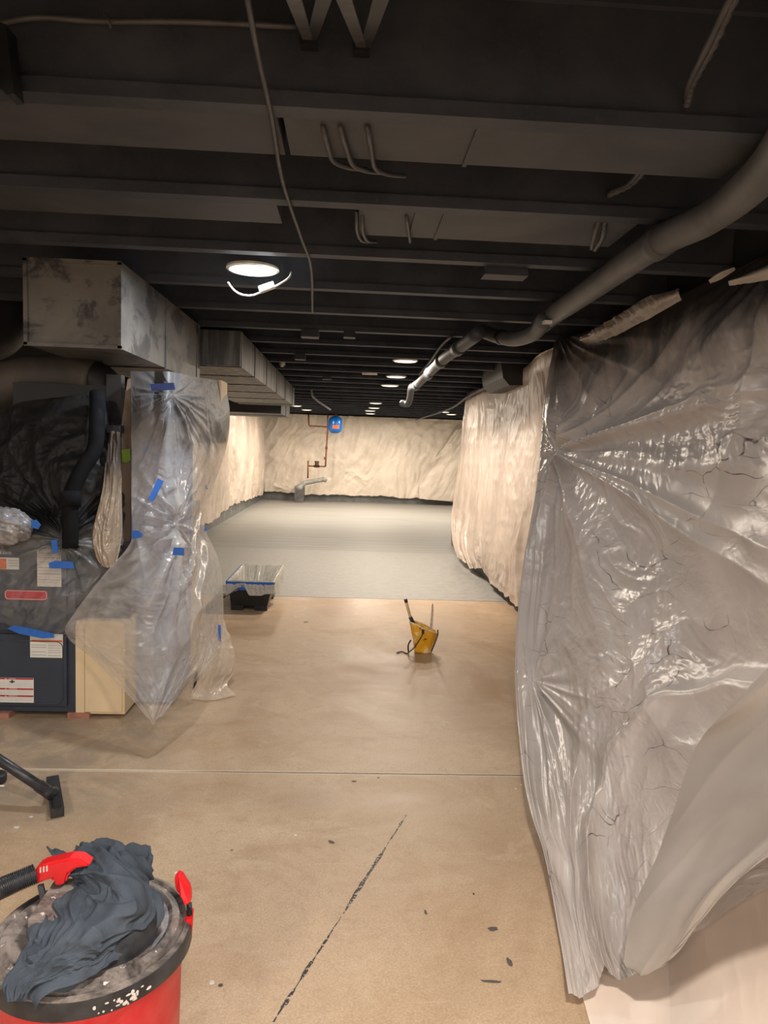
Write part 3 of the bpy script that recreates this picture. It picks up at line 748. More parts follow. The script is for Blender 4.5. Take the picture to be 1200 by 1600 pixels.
# horizontal cable on the first joist
t = empty('cable', W(240, 36, Y=YJ0-0.01), 'sagging cable running across the face of the nearest joist', 'cable')
tube('cable_run', [W(-40, 48, Y=1.755), W(0, 37, Y=1.755), W(60, 27, Y=1.755), W(160, 33, Y=1.755), W(300, 34, Y=1.755), W(470, 42, Y=1.755)], 0.007, M_CABLE, t, 10)
tube('staple', [W(163, 22, Y=1.745), W(170, 32, Y=1.738), W(173, 44, Y=1.745)], 0.003, M_CABLE, t, 6)
# bridging struts between joists at the top of the frame
for i, (pa, pb, lab) in enumerate((((452, -25), (482, 62), 'left grey bridging strut meeting the nearest joist'), ((512, -25), (486, 62), 'second bridging strut, crossing the left one at the nearest joist'),
                         ((530, -25), (566, 74), 'third grey bridging strut on the nearest joist'), ((602, -25), (570, 74), 'rightmost bridging strut on the nearest joist'))):
    a = W(*pa, Y=1.2); b = W(*pb, Y=1.765)
    d = (b-a).normalized(); sd = Vector((1, 0, 0)); nn = d.cross(sd).normalized()
    pl = [a-sd*0.014, a+sd*0.014, b+sd*0.012, b-sd*0.012]
    t = prism('bridging_strut', pl, nn*0.004, M_CABLE if i % 2 == 0 else M_DARKD)
    tag(t, lab, 'strut', 'bridging struts between joists')
for i, (px, py, lab) in enumerate(((484, 66, 'small dark bracket where the left bridging struts meet the joist'), (566, 76, 'small dark bracket where the right bridging struts meet the joist'))):
    c = W(px, py, Y=1.755)
    t = box('joist_bracket', (c.x-0.022, c.x+0.018, 1.742, 1.77, c.z-0.012, c.z+0.012), M_BLACK, None, 0.003)
    tag(t, lab, 'bracket', 'brackets on the nearest joist')
# black hanger on the left edge
t = prism('joist_hanger', [W(-10, 30, Y=1.7), W(9, 38, Y=1.7), W(16, 100, Y=1.7), W(22, 146, Y=1.7), W(10, 148, Y=1.7), W(-10, 125, Y=1.7)], (0, 0.05, 0), M_BLACK)
tag(t, 'black metal strap hanging on the nearest joist at the left edge', 'bracket')
# flexible armoured cables on the right
def armoured(pts, parent, n=40, r=0.009):
    p = catmull(pts, 14); rr = [r*(1+0.22*math.sin(i*1.9)) for i in range(len(p))]
    bm = bmesh.new(); add_tube(bm, p, rr, 10); bmobj('armoured_cable', bm, M_CABLE, parent, smooth=True)
for (q, lab) in (([(1155, -30, 1.35), (1110, 70, 1.52), (1078, 130, 1.68), (1068, 165, 1.768)], 'twisted pair of cables entering the nearest joist at the upper right'),
                 ([(1040, 205, 1.84), (1020, 240, 2.0), (985, 285, 2.3), (945, 306, 2.415)], 'twisted pair of cables between the first two joists on the right')):
    t = empty('cable_bundle', W(*q[-1][:2], Y=q[-1][2]), lab, 'cable')
    armoured([W(x+5, y, Y=Y) for x, y, Y in q], t)
    pp = [W(x-6*math.sin(i*1.5), y+4*math.sin(i*1.5), Y=Y) for i, (x, y, Y) in enumerate(q)]
    tube('smooth_cable', pp, 0.008, M_CABLE, t, 8)
t = empty('cable_bundle', W(935, 370, Z=CZ), 'short loop of cables below the second bay duct on the right', 'cable')
armoured([W(935, 345, Z=CZ+0.01), W(930, 365, Z=CZ-0.004), W(925, 388, Z=CZ+0.02)], t)
armoured([W(945, 345, Z=CZ+0.01), W(942, 370, Z=CZ-0.004), W(930, 390, Z=CZ+0.02)], t)
# big drain pipe
ZP = CZ-0.062
t = empty('drain_pipe', W(940, 440, Z=ZP), 'large grey drain pipe hanging below the joists on the right', 'pipe')
q = [(1330, 60), (1200, 262), (1110, 338), (1030, 378), (940, 440), (885, 478), (850, 502)]
tube('pipe_run', [W(x, y, Z=ZP) for x, y in q], 0.052, M_PIPE, t, 28, 8)
q2 = [(850, 500), (835, 520), (805, 530), (778, 526), (755, 518)]
tube('elbow', [W(x, y, Y=Y) for (x, y), Y in zip(q2, (3.75, 3.95, 4.25, 4.5, 4.7))], 0.042, M_PIPE, t, 24, 8)
for a, b in (((1037, 374), (1022, 384)), ((858, 496), (846, 506)), ):
    tube('coupling', [W(*a, Z=ZP), W(*b, Z=ZP)], 0.0565, M_PIPE, t, 28, 0)
tube('band', [W(786, 527, Y=4.42), W(782, 527, Y=4.46)], 0.046, M_BLACK, t, 24, 0)
p_ = W(848, 493, Z=ZP+0.0)
box('white_patch', (p_.x-0.02, p_.x+0.02, p_.y-0.12, p_.y-0.05, ZP-0.06, ZP-0.045), M_WHITE, t, 0.004)['label'] = 'white bare patch on the pipe'
t = empty('drain_pipe', W(690, 560, Z=2.07), 'thinner branch pipe with couplings running away towards the back wall', 'pipe')
q = [(748, 520, 5.2), (715, 545, 5.5), (692, 562, 6.0), (668, 585, 6.9), (650, 603, 7.9)]
tube('pipe_run', [W(x, y, Z=2.06) for x, y, _ in q], 0.042, M_BAYD, t, 20, 6)
tube('drop', [W(650, 603, Z=2.06), W(643, 605, Y=8.0), W(641, 620, Y=8.3), W(637, 631, Y=8.5), W(628, 630, Y=8.6)], 0.038, M_BAYD, t, 18, 6)
for a, b in (((720, 541), (714, 546)), ((692, 562), (687, 567)), ((672, 581), (668, 586)), ((653, 600), (649, 604))):
    tube('coupling', [W(*a, Z=2.06), W(*b, Z=2.06)], 0.05, M_BAYD, t, 20, 0)
t = tube('conduit', [W(706, 525, Z=CZ-0.01), W(690, 540, Z=CZ-0.01), W(672, 565, Z=CZ-0.02), W(655, 585, Z=CZ-0.02)], 0.010, M_CABLE, None, 8)
tag(t, 'thin bent conduit beside the branch drain pipe', 'pipe')
# dark hanging duct over the far right sheet
t = loft('hood_duct', [[W(782, 560, Y=6.6), W(850, 556, Y=6.6), W(850, 556, Y=6.6)+Vector((0, 1, 0)), W(782, 560, Y=6.6)+Vector((0, 1, 0))],
     [W(786, 590, Y=6.6), W(834, 590, Y=6.6), W(834, 590, Y=6.6)+Vector((0, 1, 0)), W(786, 590, Y=6.6)+Vector((0, 1, 0))],
     [W(796, 602, Y=6.6), W(822, 602, Y=6.6), W(822, 602, Y=6.6)+Vector((0, 1, 0)), W(796, 602, Y=6.6)+Vector((0, 1, 0))]], M_DARKD)
tag(t, 'dark duct boot dropping over the pleated sheet on the right', 'duct')
t = tube('conduit', [W(790, 592, Y=7.0), W(745, 612, Y=8.6), W(728, 622, Y=9.4), W(700, 640, Y=11.5), W(650, 656, Y=16)], 0.015, M_DARKD, None, 8)
tag(t, 'long dark conduit along the top of the far right sheet', 'pipe')
# small detector and ceiling boxes
def small_box(name, px, py, w, d, h, mat, label, cat, z=CZ):
    c = W(px, py, Z=z)
    if name == 'junction_box': c.y = YJ0+0.03+round((c.y-YJ0-0.03)/SJ)*SJ      # fixed to the nearest joist
    o = box(name, (c.x-w/2, c.x+w/2, c.y-d/2, c.y+d/2, z-h, z), mat, None, 0.004)
    return tag(o, label, cat)
small_box('detector', 788, 423, 0.19, 0.10, 0.03, M_STRIP, 'flat grey rectangular fixture under a joist near the drain pipe', 'fixture')
small_box('junction_box', 468, 551, 0.09, 0.09, 0.05, M_STRIP, 'small oversprayed junction box on the ceiling right of the trunk duct', 'junction box')
small_box('junction_box', 546, 457+52, 0.08, 0.08, 0.04, M_DARKD, 'dark junction box left of the first row of lights', 'junction box')
small_box('junction_box', 579, 577, 0.16, 0.05, 0.02, M_WHITE, 'thin pale bar fixture left of the nearest central light', 'fixture')
small_box('junction_box', 512, 592, 0.10, 0.08, 0.03, M_STRIP, 'faint grey ceiling box between the trunk duct and the central lights', 'junction box')
small_box('junction_box', 486, 520, 0.12, 0.10, 0.05, M_DARKD, 'dark ceiling box where the lengthwise cable ends', 'junction box')
# white spot lamps next to the trunk duct
for (px, py, lab) in ((418, 556, 'white bare bulb holder on the ceiling above the trunk duct'), (441, 570, 'white bulb holder on the edge of the trunk duct')):
    c = W(px, py, Y=7.6)
    t = lathe('bulb_holder', [(0, 0.03), (0.03, 0.03), (0.036, 0.0), (0.03, -0.02), (0.02, -0.035), (0, -0.04)], c, M_WHITE, None, 20)
    tag(t, lab, 'bulb holder')
# bent pipe in the middle distance
t = tube('conduit', [W(477, 590, Y=10.5), W(487, 600, Y=10.6), W(489, 620, Y=10.8), W(516, 640, Y=12.0)], 0.016, M_PIPE, None, 10, 3)
tag(t, 'thin bent grey pipe hanging from the ceiling before the blue tank', 'pipe')

# ------------------------------------------------------------------ blue tank and water pipes at the back wall
YT = 16.6
c = W(524, 664, Y=YT)
s_ = YT/f
t = empty('expansion_tank', (c.x, c.y, c.z-14*s_), 'small blue pressure tank with a red label hanging by the back wall', 'tank')
R_ = 10.8*s_
lathe('tank_body', [(0, -13*s_), (R_*0.5, -12.6*s_), (R_*0.85, -10*s_), (R_, -6*s_), (R_, 6*s_), (R_*0.85, 10.5*s_), (R_*0.45, 13.5*s_), (0, 14*s_)], c, M_TANK, t, 36)
tube('neck', [c+Vector((0, 0, 13*s_)), c+Vector((0, 0, 16.4*s_))], 0.03, M_COPPER, t, 12, 0)
bm = bmesh.new()
n = 8
for k_ in range(n):
    a0 = math.radians(-112+k_*44/n*1.3); a1 = math.radians(-112+(k_+1)*44/n*1.3)
    vs = [bm.verts.new((c.x+(R_+0.003)*math.cos(a), c.y+(R_+0.003)*math.sin(a), c.z+z)) for a, z in ((a0, -6*s_), (a1, -6*s_), (a1, -0.5*s_), (a0, -0.5*s_))]
    bm.faces.new(vs)
bmobj('label', bm, M_ORANGE, t)
t = empty('water_pipe', W(509, 730, Y=17.1), 'thin copper water pipe with a regulator in front of the back sheet', 'pipe')
r_ = 0.019
tube('riser', [W(512, 640, Y=17.1), W(512, 670, Y=17.1), W(510, 700, Y=17.1), W(508.5, 729, Y=17.1)], r_, M_COPPER, t, 10, 2)
tube('cross_pipe', [W(508.5, 729, Y=17.1), W(481, 728, Y=17.1)], r_*0.9, M_COPPER, t, 10, 0)
tube('left_stub', [W(481.5, 720, Y=17.1), W(481, 747, Y=17.1)], r_, M_COPPER, t, 10, 0)
tube('top_branch', [W(482, 640, Y=17.1), W(482.5, 664, Y=17.1), W(484, 665.5, Y=17.1), W(511, 667, Y=17.1)], r_*0.9, M_COPPER, t, 10, 0)
for p_ in ((508, 716), (510, 700)): tube('coupling', [W(p_[0], p_[1]-2, Y=17.1), W(p_[0], p_[1]+2, Y=17.1)], r_*1.5, M_COPPER, t, 10, 0)
cc = W(495, 727, Y=17.08)
lathe('regulator', [(0, -0.06), (0.07, -0.05), (0.09, -0.01), (0.05, 0.01), (0.045, 0.05), (0.055, 0.06), (0.05, 0.10), (0, 0.105)], cc, M_BRASS, t, 20)
t = empty('drain_cleanout', W(467, 763, Y=16.9), 'grey wrapped drain pipe with a round end, low on the back wall', 'pipe')
tube('pipe_run', [W(506, 749, Y=17.1), W(490, 752, Y=17.05), W(476, 755, Y=17.0), W(468, 762, Y=16.9)], 0.055, M_GPVC, t, 18)
tube('end_cap', [W(468, 761, Y=16.95), W(467.5, 763, Y=16.85)], 0.075, M_GPVC, t, 20, 0)
tube('stub', [W(508, 747, Y=17.1), W(505, 752, Y=17.1)], 0.07, M_GPVC, t, 18, 0)
t = box('pipe_plinth', (W(460, 780, Y=17.2).x, W(474, 780, Y=17.2).x, 17.2, 17.8, 0, 0.38), M_KERB, None, 0.01)
tag(t, 'grey painted block on the floor under the wrapped drain pipe', 'block')

# ------------------------------------------------------------------ furnace corner
YF = 3.42
xF = W(118, 1110, Y=YF).x
zF0 = W(100, 1112, Y=YF).z
zF1 = W(60, 845, Y=YF).z
t = empty('furnace', (xF-0.4, YF+0.3, zF0), 'dark blue-grey furnace cabinet standing on bricks at the left edge', 'furnace')
box('body', (xF-0.95, xF, YF, YF+0.72, zF0, zF1), M_FURN, t, 0.006)
def fbox(px0, py0, px1, py1, y0, y1):
    a = W(px0, py0, Y=YF); b = W(px1, py1, Y=YF)
    return (a.x, b.x, YF-y1, YF-y0, b.z, a.z)
lowp = box('lower_panel', (xF-0.93, xF-0.035, YF-0.018, YF, zF0+0.035, W(50, 990, Y=YF).z), M_FURN, t, 0.006)
upp = box('upper_panel', (xF-0.93, xF-0.035, YF-0.018, YF, W(50, 984, Y=YF).z, zF1-0.02), M_FURN, t, 0.006)
# pressed groove line of the lower panel
def rr_path(x0, x1, z0, z1, r, y):
    P = []
    for cx, cz, a0 in ((x1-r, z0+r, -90), (x1-r, z1-r, 0), (x0+r, z1-r, 90), (x0+r, z0+r, 180)):
        for k_ in range(5):
            a = math.radians(a0+k_*22.5); P.append(Vector((cx+r*math.cos(a), y, cz+r*math.sin(a))))
    P.append(P[0].copy()); return P
bm = bmesh.new(); add_tube(bm, rr_path(xF-0.9, W(101, 1090, Y=YF).x, W(50, 1097, Y=YF).z, W(50, 1000, Y=YF).z, 0.03, YF-0.019), 0.003, 6, False)
bmobj('pressed_rim', bm, M_FURN, lowp, smooth=True)
def label_plate(name, px0, py0, px1, py1, parent, mat=M_LABEL, y=0.0195, th=0.0012):
    a = W(px0, py0, Y=YF-y); b = W(px1, py1, Y=YF-y)
    return box(name, (a.x, b.x, YF-y-th, YF-y, b.z, a.z), mat, parent), a, b
def bars(parent, px0, px1, ys, h, mat, name, y=0.0212):
    bm = bmesh.new()
    for py in ys:
        a = W(px0, py-h/2, Y=YF-y); b = W(px1, py+h/2, Y=YF-y)
        add_box(bm, a.x, b.x, YF-y, YF-y+0.0006, b.z, a.z)
    return bmobj(name, bm, mat, parent)
def text(s, px, py, h, mat, parent, y=0.0218, name='lettering', align='LEFT', Yb=None, sx=1.0):
    c = bpy.data.curves.new(name, 'FONT'); c.body = s; c.size = 1.0; c.extrude = 0.0
    o = bpy.data.objects.new(name, c); C.objects.link(o)
    dg = bpy.context.evaluated_depsgraph_get(); me = bpy.data.meshes.new_from_object(o.evaluated_get(dg)); bpy.data.objects.remove(o)
    YY = (YF-y) if Yb is None else Yb
    p = W(px, py, Y=YY); k_ = h*YY/f/0.72
    me.transform(Matrix.Translation(p) @ Matrix.Rotation(math.radians(90), 4, 'X') @ Matrix.Diagonal((k_*sx, k_, k_, 1)))
    return link(name, me, mat, parent, False)
# danger label low on the panel
lb, a, b = label_plate('warning_label', -30, 1058, 53, 1098, lowp)
bars(lb, -30, 52, (1060.3, 1076.3, 1087.3), 3.8, M_LRED, 'red_bands')
bars(lb, -28, 50, (1068, 1071.5, 1080, 1083, 1090.5, 1093.5), 1.6, M_GTXT, 'print')
text('DANGER', 13.5, 1061.2, 1.9, M_LABEL, lb); text('WARNING', 13.5, 1077.0, 1.9, M_LABEL, lb); text('WARNING', 13.5, 1088.0, 1.9, M_LABEL, lb)
for yy in (1061.2, 1077.2, 1088.2):
    bm = bmesh.new(); p = W(9, yy, Y=YF-0.0218); k_ = YF/f*2.0
    bm.faces.new([bm.verts.new(p+Vector((-k_*0.6, 0, 0))), bm.verts.new(p+Vector((k_*0.6, 0, 0))), bm.verts.new(p+Vector((0, 0, k_*1.0)))])
    bmobj('warning_triangle', bm, M_LABEL, lb)
bm = bmesh.new()
for (u_, v_, r_) in ((19, 1063.3, 1.2), (18.8, 1065.8, 1.6), (16.5, 1065, 1.1), (21.2, 1065, 1.1), (15.4, 1065.3, 0.7), (22.4, 1065.3, 0.7)):
    p = W(u_, v_, Y=YF-0.0218); k_ = r_*YF/f
    bm.faces.new([bm.verts.new(p+Vector((k_*math.cos(a_), 0, k_*math.sin(a_)))) for a_ in [2*math.pi*i/10 for i in range(10)]])
bmobj('pictogram', bm, M_BLACK, lb)
# white notice hanging over the panel joint
lb, a, b = label_plate('notice_label', 47, 990, 98.5, 1028, lowp)
bars(lb, 48.5, 97, (1001.5,), 3.6, M_ORANGE, 'orange_band')
bars(lb, 49, 72, (1008, 1011.5, 1018.5, 1023.5), 1.5, M_GTXT, 'print'); bars(lb, 75, 95, (1009, 1012.5, 1016.5, 1019.8, 1024.5), 1.5, M_GTXT, 'print')
# badge and stickers on the upper panel
p0 = W(8, 921, Y=YF-0.02); p1 = W(75, 938, Y=YF-0.02)
bm = bmesh.new()
P = rr_path(p0.x, p1.x, p1.z, p0.z, 0.014, YF-0.0195)[:-1]
va = [bm.verts.new(p) for p in P]; vb = [bm.verts.new(p+Vector((0, -0.006, 0))) for p in P]
bm.faces.new(list(reversed(va))); bm.faces.new(vb)
for i in range(len(P)): bm.faces.new((va[i], va[(i+1) % len(P)], vb[(i+1) % len(P)], vb[i]))
bmesh.ops.recalc_face_normals(bm, faces=bm.faces)
bd = bmobj('badge', bm, M_BADGE, upp); bd['label'] = 'rounded red badge'
bm = bmesh.new(); add_tube(bm, rr_path(p0.x+0.004, p1.x-0.004, p1.z+0.004, p0.z-0.004, 0.012, YF-0.026), 0.0016, 6, False); bmobj('badge_rim', bm, M_LABEL, bd, smooth=True)
lb, a, b = label_plate('energy_sticker', 58, 858, 96, 917, upp)
bars(lb, 58.5, 95.5, (861, 868, 875, 882, 892, 902, 910), 1.3, M_ORANGE, 'orange_lines')
bars(lb, 60, 94, (864.5, 871.5, 878.5, 887, 897, 906), 2.0, M_GTXT, 'print')
lb, a, b = label_plate('saver_sticker', -30, 870, 30, 890, upp)
o_, a, b = label_plate('orange_field', -30, 872, 10, 889, lb, M_ORANGE, 0.0212)
text('E33-SAVE', -7, 865.5, 4.2, M_LABEL, upp, 0.0195)
bars(lb, 13, 28, (876, 880, 884), 1.6, M_GTXT, 'print')
# cream cabinet beside the furnace
xc1 = W(195, 1118, Y=YF).x
t = empty('cream_cabinet', ((xF+xc1)/2, YF+0.3, 0.02), 'cream metal side cabinet between the furnace and the plastic cover', 'cabinet')
zc0 = W(150, 1115, Y=YF).z
box('body', (xF+0.004, xc1, YF-0.002, YF+0.62, max(zc0, 0.004), zF1-0.38), M_BEIGE, t, 0.004)
box('upper_casing', (xF+0.004, xc1, YF+0.05, YF+0.62, zF1-0.38, zF1-0.02), M_BLACKD, t, 0.004)
box('front_panel', (xF+0.05, xc1-0.012, YF-0.01, YF-0.002, max(zc0, 0.004)+0.012, zF1-0.40), M_BEIGE, t, 0.003)
box('corner_strip', (xF+0.004, xF+0.045, YF-0.008, YF-0.002, max(zc0, 0.004)+0.004, zF1-0.40), M_BEIGE, t, 0.002)
# bricks
for (px, lab) in ((116, 'red-brown brick under the right corner of the furnace'), (-12, 'red-brown brick under the furnace at the left photo edge')):
    c = W(px, 1129, Z=0)
    t = box('brick', (c.x-0.052, c.x+0.052, c.y+0.05, c.y+0.24, 0, zF0), M_BRICK, None, 0.004)
    tag(t, lab, 'brick', 'bricks under the furnace')
# return air drop: square metal duct under the clear cover
xd0 = W(205, 900, Y=3.6).x; xd1 = W(270, 1106, Y=3.6).x
t = empty('return_duct', ((xd0+xd1)/2, 4.2, 0), 'square metal duct standing floor to ceiling inside the plastic cover', 'duct')
box('front_section', (xd0, xd1, 3.6, 4.0, 0.015, 1.62), M_GALV, t, 0.004)
box('rear_section', (xd0, xd1-0.03, 4.0, 4.35, 0.015, 1.0), m_metalduct('warm_pale_duct', (196, 186, 170), (214, 202, 184), 0.55), t, 0.004)
box('ledge', (xd0, xd1+0.02, 4.0, 4.95, 1.35, 1.40), M_WOODL, t, 0.003)
box('post', (xd1-0.06, xd1+0.02, 4.72, 4.95, 1.36, 1.76), M_WOODL, t, 0.003)
# tall stud with green tape
t = prism('wooden_stud', [W(189, 882, Y=3.62), W(205, 882, Y=3.62), W(205, 592, Y=3.62), W(199, 592, Y=3.62), W(189, 668, Y=3.62)], (0, 0.09, 0), M_WOOD, None, 0.002)
tag(t, 'brown upright stud between the black plenum and the clear cover', 'stud')
t = box('dark_upright', (W(166, 700, Y=3.68).x, W(189, 700, Y=3.68).x, 3.68, 3.74, W(175, 860, Y=3.68).z, W(175, 585, Y=3.68).z), M_DARKD)
tag(t, 'dark narrow board behind the stud, beside the black plenum', 'board')
def tape(pts, mat, label, name='tape_strip', y=None, group=None, th=0.003, wig=0.0):
    """pts: pixel outline with depth"""
    bm = bmesh.new()
    P = [W(px, py, Y=Y) for px, py, Y in pts]
    a = [bm.verts.new(p) for p in P]; b = [bm.verts.new(p+Vector((0, -th, 0))) for p in P]
    bm.faces.new(a); bm.faces.new(list(reversed(b)))
    for i in range(len(a)): bm.faces.new((a[i], b[i], b[(i+1) % len(a)], a[(i+1) % len(a)]))
    bmesh.ops.recalc_face_normals(bm, faces=bm.faces)
    o = bmobj(name, bm, mat)
    return tag(o, label, 'tape', group)
tape([(190, 703, 3.61), (203, 701, 3.61), (204, 719, 3.61), (197, 724, 3.61), (191, 721, 3.61)], M_GREEN, 'short piece of green tape on the brown stud', y=0)
t = box('valve_switch', (W(166, 670, Y=3.5).x, W(188, 670, Y=3.5).x, 3.5, 3.56, W(170, 676, Y=3.5).z, W(170, 664, Y=3.5).z), M_BLACK, None, 0.004)
tag(t, 'small black box clipped beside the stud under the round duct', 'box')

# clear cover over the return duct
MP_CL = m_plastic('clear_grey_film', (222, 216, 210), 0.31, 0.24, 0.5, spray=(1.12, 1.5, 0.55, 0.9), trl=0.35, bs=7.0, gloss=0.7, dark=(30, 32, 40))
rows = [
  [(204, 580, 3.56), (240, 580, 3.55), (272, 582, 3.56), (312, 590, 4.2), (352, 596, 4.95)],
  [(205, 650, 3.5), (240, 650, 3.46), (270, 650, 3.5), (314, 650, 4.15), (359, 650, 4.95)],
  [(205, 715, 3.5), (240, 715, 3.46), (270, 715, 3.5), (312, 715, 4.1), (352, 705, 4.85)],
  [(205, 790, 3.45), (240, 790, 3.42), (268, 790, 3.42), (298, 790, 3.85), (325, 785, 4.6)],
  [(205, 845, 3.40), (238, 850, 3.36), (264, 856, 3.34), (296, 850, 3.75), (322, 828, 4.45)],
  [(165, 895, 3.34), (215, 910, 3.26), (255, 915, 3.22), (300, 905, 3.6), (343, 880, 4.3)],
  [(118, 955, 3.30), (180, 965, 3.20), (240, 970, 3.16), (300, 960, 3.4), (349, 950, 4.1)],
  [(103, 992, 3.28), (175, 1010, 3.16), (240, 1015, 3.10), (295, 1010, 3.3), (345, 1006, 3.85)],
  [(152, 1035, 3.25), (200, 1050, 3.12), (240, 1055, 3.08), (282, 1050, 3.18), (318, 1050, 3.4)],
  [(205, 1092, 3.12), (222, 1100, 3.06), (240, 1100, 3.04), (262, 1095, 3.08), (282, 1088, 3.18)],
  [(233, 1122, 3.02), (237, 1130, 3.0), (241, 1132, 3.0), (246, 1126, 3.0), (252, 1115, 3.03)]]
G = [[W(x, y, Y=Y) for x, y, Y in r] for r in rows]
def cldisp(a, b, u, v, nz):
    w = nz.fbm(a*1.5, b*1.5, 3); bm_ = b.max(); ed = np.clip(np.minimum(u, 1-u)*9, 0.1, 1)
    d = star(a, b, 0.28, 0.12, 30, 0.028, 0.8, nz) + star(a, b, 0.34, bm_*0.42, 34, 0.03, 0.9, nz, 1, 2.0) + star(a, b, 0.0, bm_*0.42, 24, 0.022, 0.6, nz, 1, 3.0)
    d = d + nz.ridge((a*0.8+b*0.6)*3+w*1.5, (a*0.6-b*0.8)*0.5, 2)*0.016
    pm = np.clip(nz.fbm(a*2+40, b*2+4, 2)*2.5+0.4, 0.1, 1)*(0.45+0.55*np.clip((v-0.35)*5, 0, 1))
    d = d + nz.ridge(a*9+w*3, b*8+w*3, 3)*0.008*pm
    return d*np.clip(v*10+0.2, 0, 1)*ed
cov = drape('plastic_cover', G, 260, 380, cldisp, MP_CL, seed=71)
tag(cov, 'clear crinkled plastic cover hanging over the metal duct, its point near the floor', 'plastic sheet')
# foot of the cover lying on the floor
MP_FOOT = m_plastic('clear_warm_film', (232, 216, 196), 0.55, 0.22, 0.5, trl=0.35, bs=9.0, gloss=0.8)
G = [[W(x, y, Y=Y) for x, y, Y in r] for r in [
  [(312, 985, 3.95), (330, 975, 4.05), (348, 968, 4.1)],
  [(308, 1020, 3.8), (333, 1010, 3.9), (362, 1010, 4.0)],
  [(310, 1055, 3.72), (335, 1050, 3.8), (366, 1048, 3.95)],
  [(300, 1080, 3.68), (330, 1078, 3.74), (355, 1070, 3.84)]]]
G.append([W(298, 1092, Z=0.01), W(330, 1094, Z=0.01), W(369, 1086, Z=0.012)])
s = drape('plastic_cover', G, 90, 110, lambda a, b, u, v, nz: nz.ridge(a*10+nz.fbm(a*3, b*3)*2, b*5, 3)*0.03*(1-v), MP_FOOT, seed=73)
tag(s, 'loose clear plastic trailing on the floor right of the covered duct', 'plastic sheet')
# film over furnace and plenum
MP_FU = m_plastic('clear_film_black_sprayed', (190, 190, 190), 0.07, 0.2, 0.6, spray=(0.76, 0.98, 0.3, 0.98), trl=0.2, bs=8.0, gloss=0.6, dark=(14, 15, 18))
rows = [
  [(-70, 640, 3.62), (0, 640, 3.6), (40, 628, 3.58), (100, 622, 3.56), (150, 618, 3.58), (175, 665, 3.62)],
  [(-70, 720, 3.56), (0, 720, 3.55), (45, 715, 3.5), (100, 720, 3.44), (160, 720, 3.5), (186, 720, 3.58)],
  [(-70, 790, 3.5), (0, 790, 3.5), (62, 790, 3.46), (105, 800, 3.40), (155, 790, 3.46), (191, 790, 3.56)],
  [(-70, 840, 3.42), (0, 840, 3.40), (72, 845, 3.36), (108, 850, 3.35), (150, 845, 3.4), (190, 850, 3.5)],
  [(-70, 890, 3.37), (0, 895, 3.36), (50, 900, 3.34), (100, 900, 3.33), (140, 900, 3.34), (178, 880, 3.42)],
  [(-70, 940, 3.36), (0, 945, 3.34), (40, 945, 3.32), (80, 950, 3.32), (115, 950, 3.31), (150, 920, 3.36)],
  [(-70, 968, 3.37), (0, 972, 3.37), (25, 982, 3.37), (60, 990, 3.37), (92, 995, 3.36), (112, 985, 3.34)]]
G = [[W(x, y, Y=Y) for x, y, Y in r] for r in rows]
def fudisp(a, b, u, v, nz):
    w = nz.fbm(a*1.5, b*1.5, 3); bm_ = b.max(); am = a.max()
    d = star(a, b, am*0.62, bm_*0.58, 36, 0.04, 0.8, nz, 0.7) + star(a, b, am*0.35, bm_*0.5, 20, 0.02, 0.5, nz, 0.7, 2)
    d = d + nz.ridge(a*8+w*3, b*7+w*3, 3)*0.012 + nz.ridge((a*0.8+b)*5+w*2, (a-b)*1.2, 2)*0.012
    return d*np.clip((1-v)*6+0.1, 0, 1)
s = drape('plastic_cover', G, 260, 260, fudisp, MP_FU, seed=81)
tag(s, 'clear plastic film over the furnace top, sprayed black towards the plenum', 'plastic sheet')
# tan hanging film, sprayed dark towards its top, at the right of the plenum
MP_TAN = m_plastic('tan_film', (176, 158, 138), 0.85, 0.22, 0.6, spray=(1.05, 1.3, 0.6, 0.8), trl=0.3, bs=9.0, gloss=0.9, fold=(1.5, 0.5, 1))
G = [[W(x, y, Y=Y) for x, y, Y in r] for r in [
  [(172, 674, 3.5), (180, 674, 3.5), (188, 676, 3.5)], [(166, 720, 3.46), (178, 720, 3.46), (189, 730, 3.48)],
  [(160, 770, 3.42), (176, 775, 3.42), (190, 775, 3.46)], [(145, 830, 3.38), (168, 835, 3.38), (190, 830, 3.44)],
  [(150, 868, 3.36), (170, 872, 3.36), (188, 850, 3.42)], [(160, 884, 3.36), (172, 886, 3.36), (182, 876, 3.40)]]]
s = drape('plastic_cover', G, 60, 160, lambda a, b, u, v, nz: nz.ridge(a*22, b*3, 3)*0.016, MP_TAN, seed=91)
tag(s, 'narrow tan piece of film hanging between the plenum and the stud', 'plastic sheet')
# crumpled wad at the left edge
bm = bmesh.new(); bmesh.ops.create_icosphere(bm, subdivisions=5, radius=1)
nzz = Noise(5)
c = W(5, 822, Y=3.3)
for v in bm.verts:
    d = v.co.normalized(); k_ = 1+0.28*float(nzz.ridge(np.array([d.x*2.4+9+d.z*1.3]), np.array([d.y*2.4+d.z*2.1+4]), 4)[0])
    v.co = c + Vector((d.x*0.12*k_, d.y*0.07*k_, d.z*0.075*k_))
bm.verts.ensure_lookup_table()
wad = bmobj('plastic_wad', bm, simple('crumpled_silver_film', sr(150, 148, 150), 0.25, 0.1, var=0.3, scale=25, bump=0.8, bscale=50), None, smooth=True)
tag(wad, 'crumpled grey plastic wad on top of the furnace at the left edge', 'plastic')
tape([(48, 813, 3.2), (57, 812, 3.2), (64, 820, 3.2), (60, 827, 3.2), (50, 824, 3.2)], M_BLUE, 'small blue tape piece beside the crumpled wad', group='blue masking tape pieces')
tape([(235, 600, 3.42), (272, 598, 3.42), (274, 609, 3.42), (237, 611, 3.42)], M_BLUED, 'dark blue tape at the top of the clear cover', group='blue masking tape pieces')
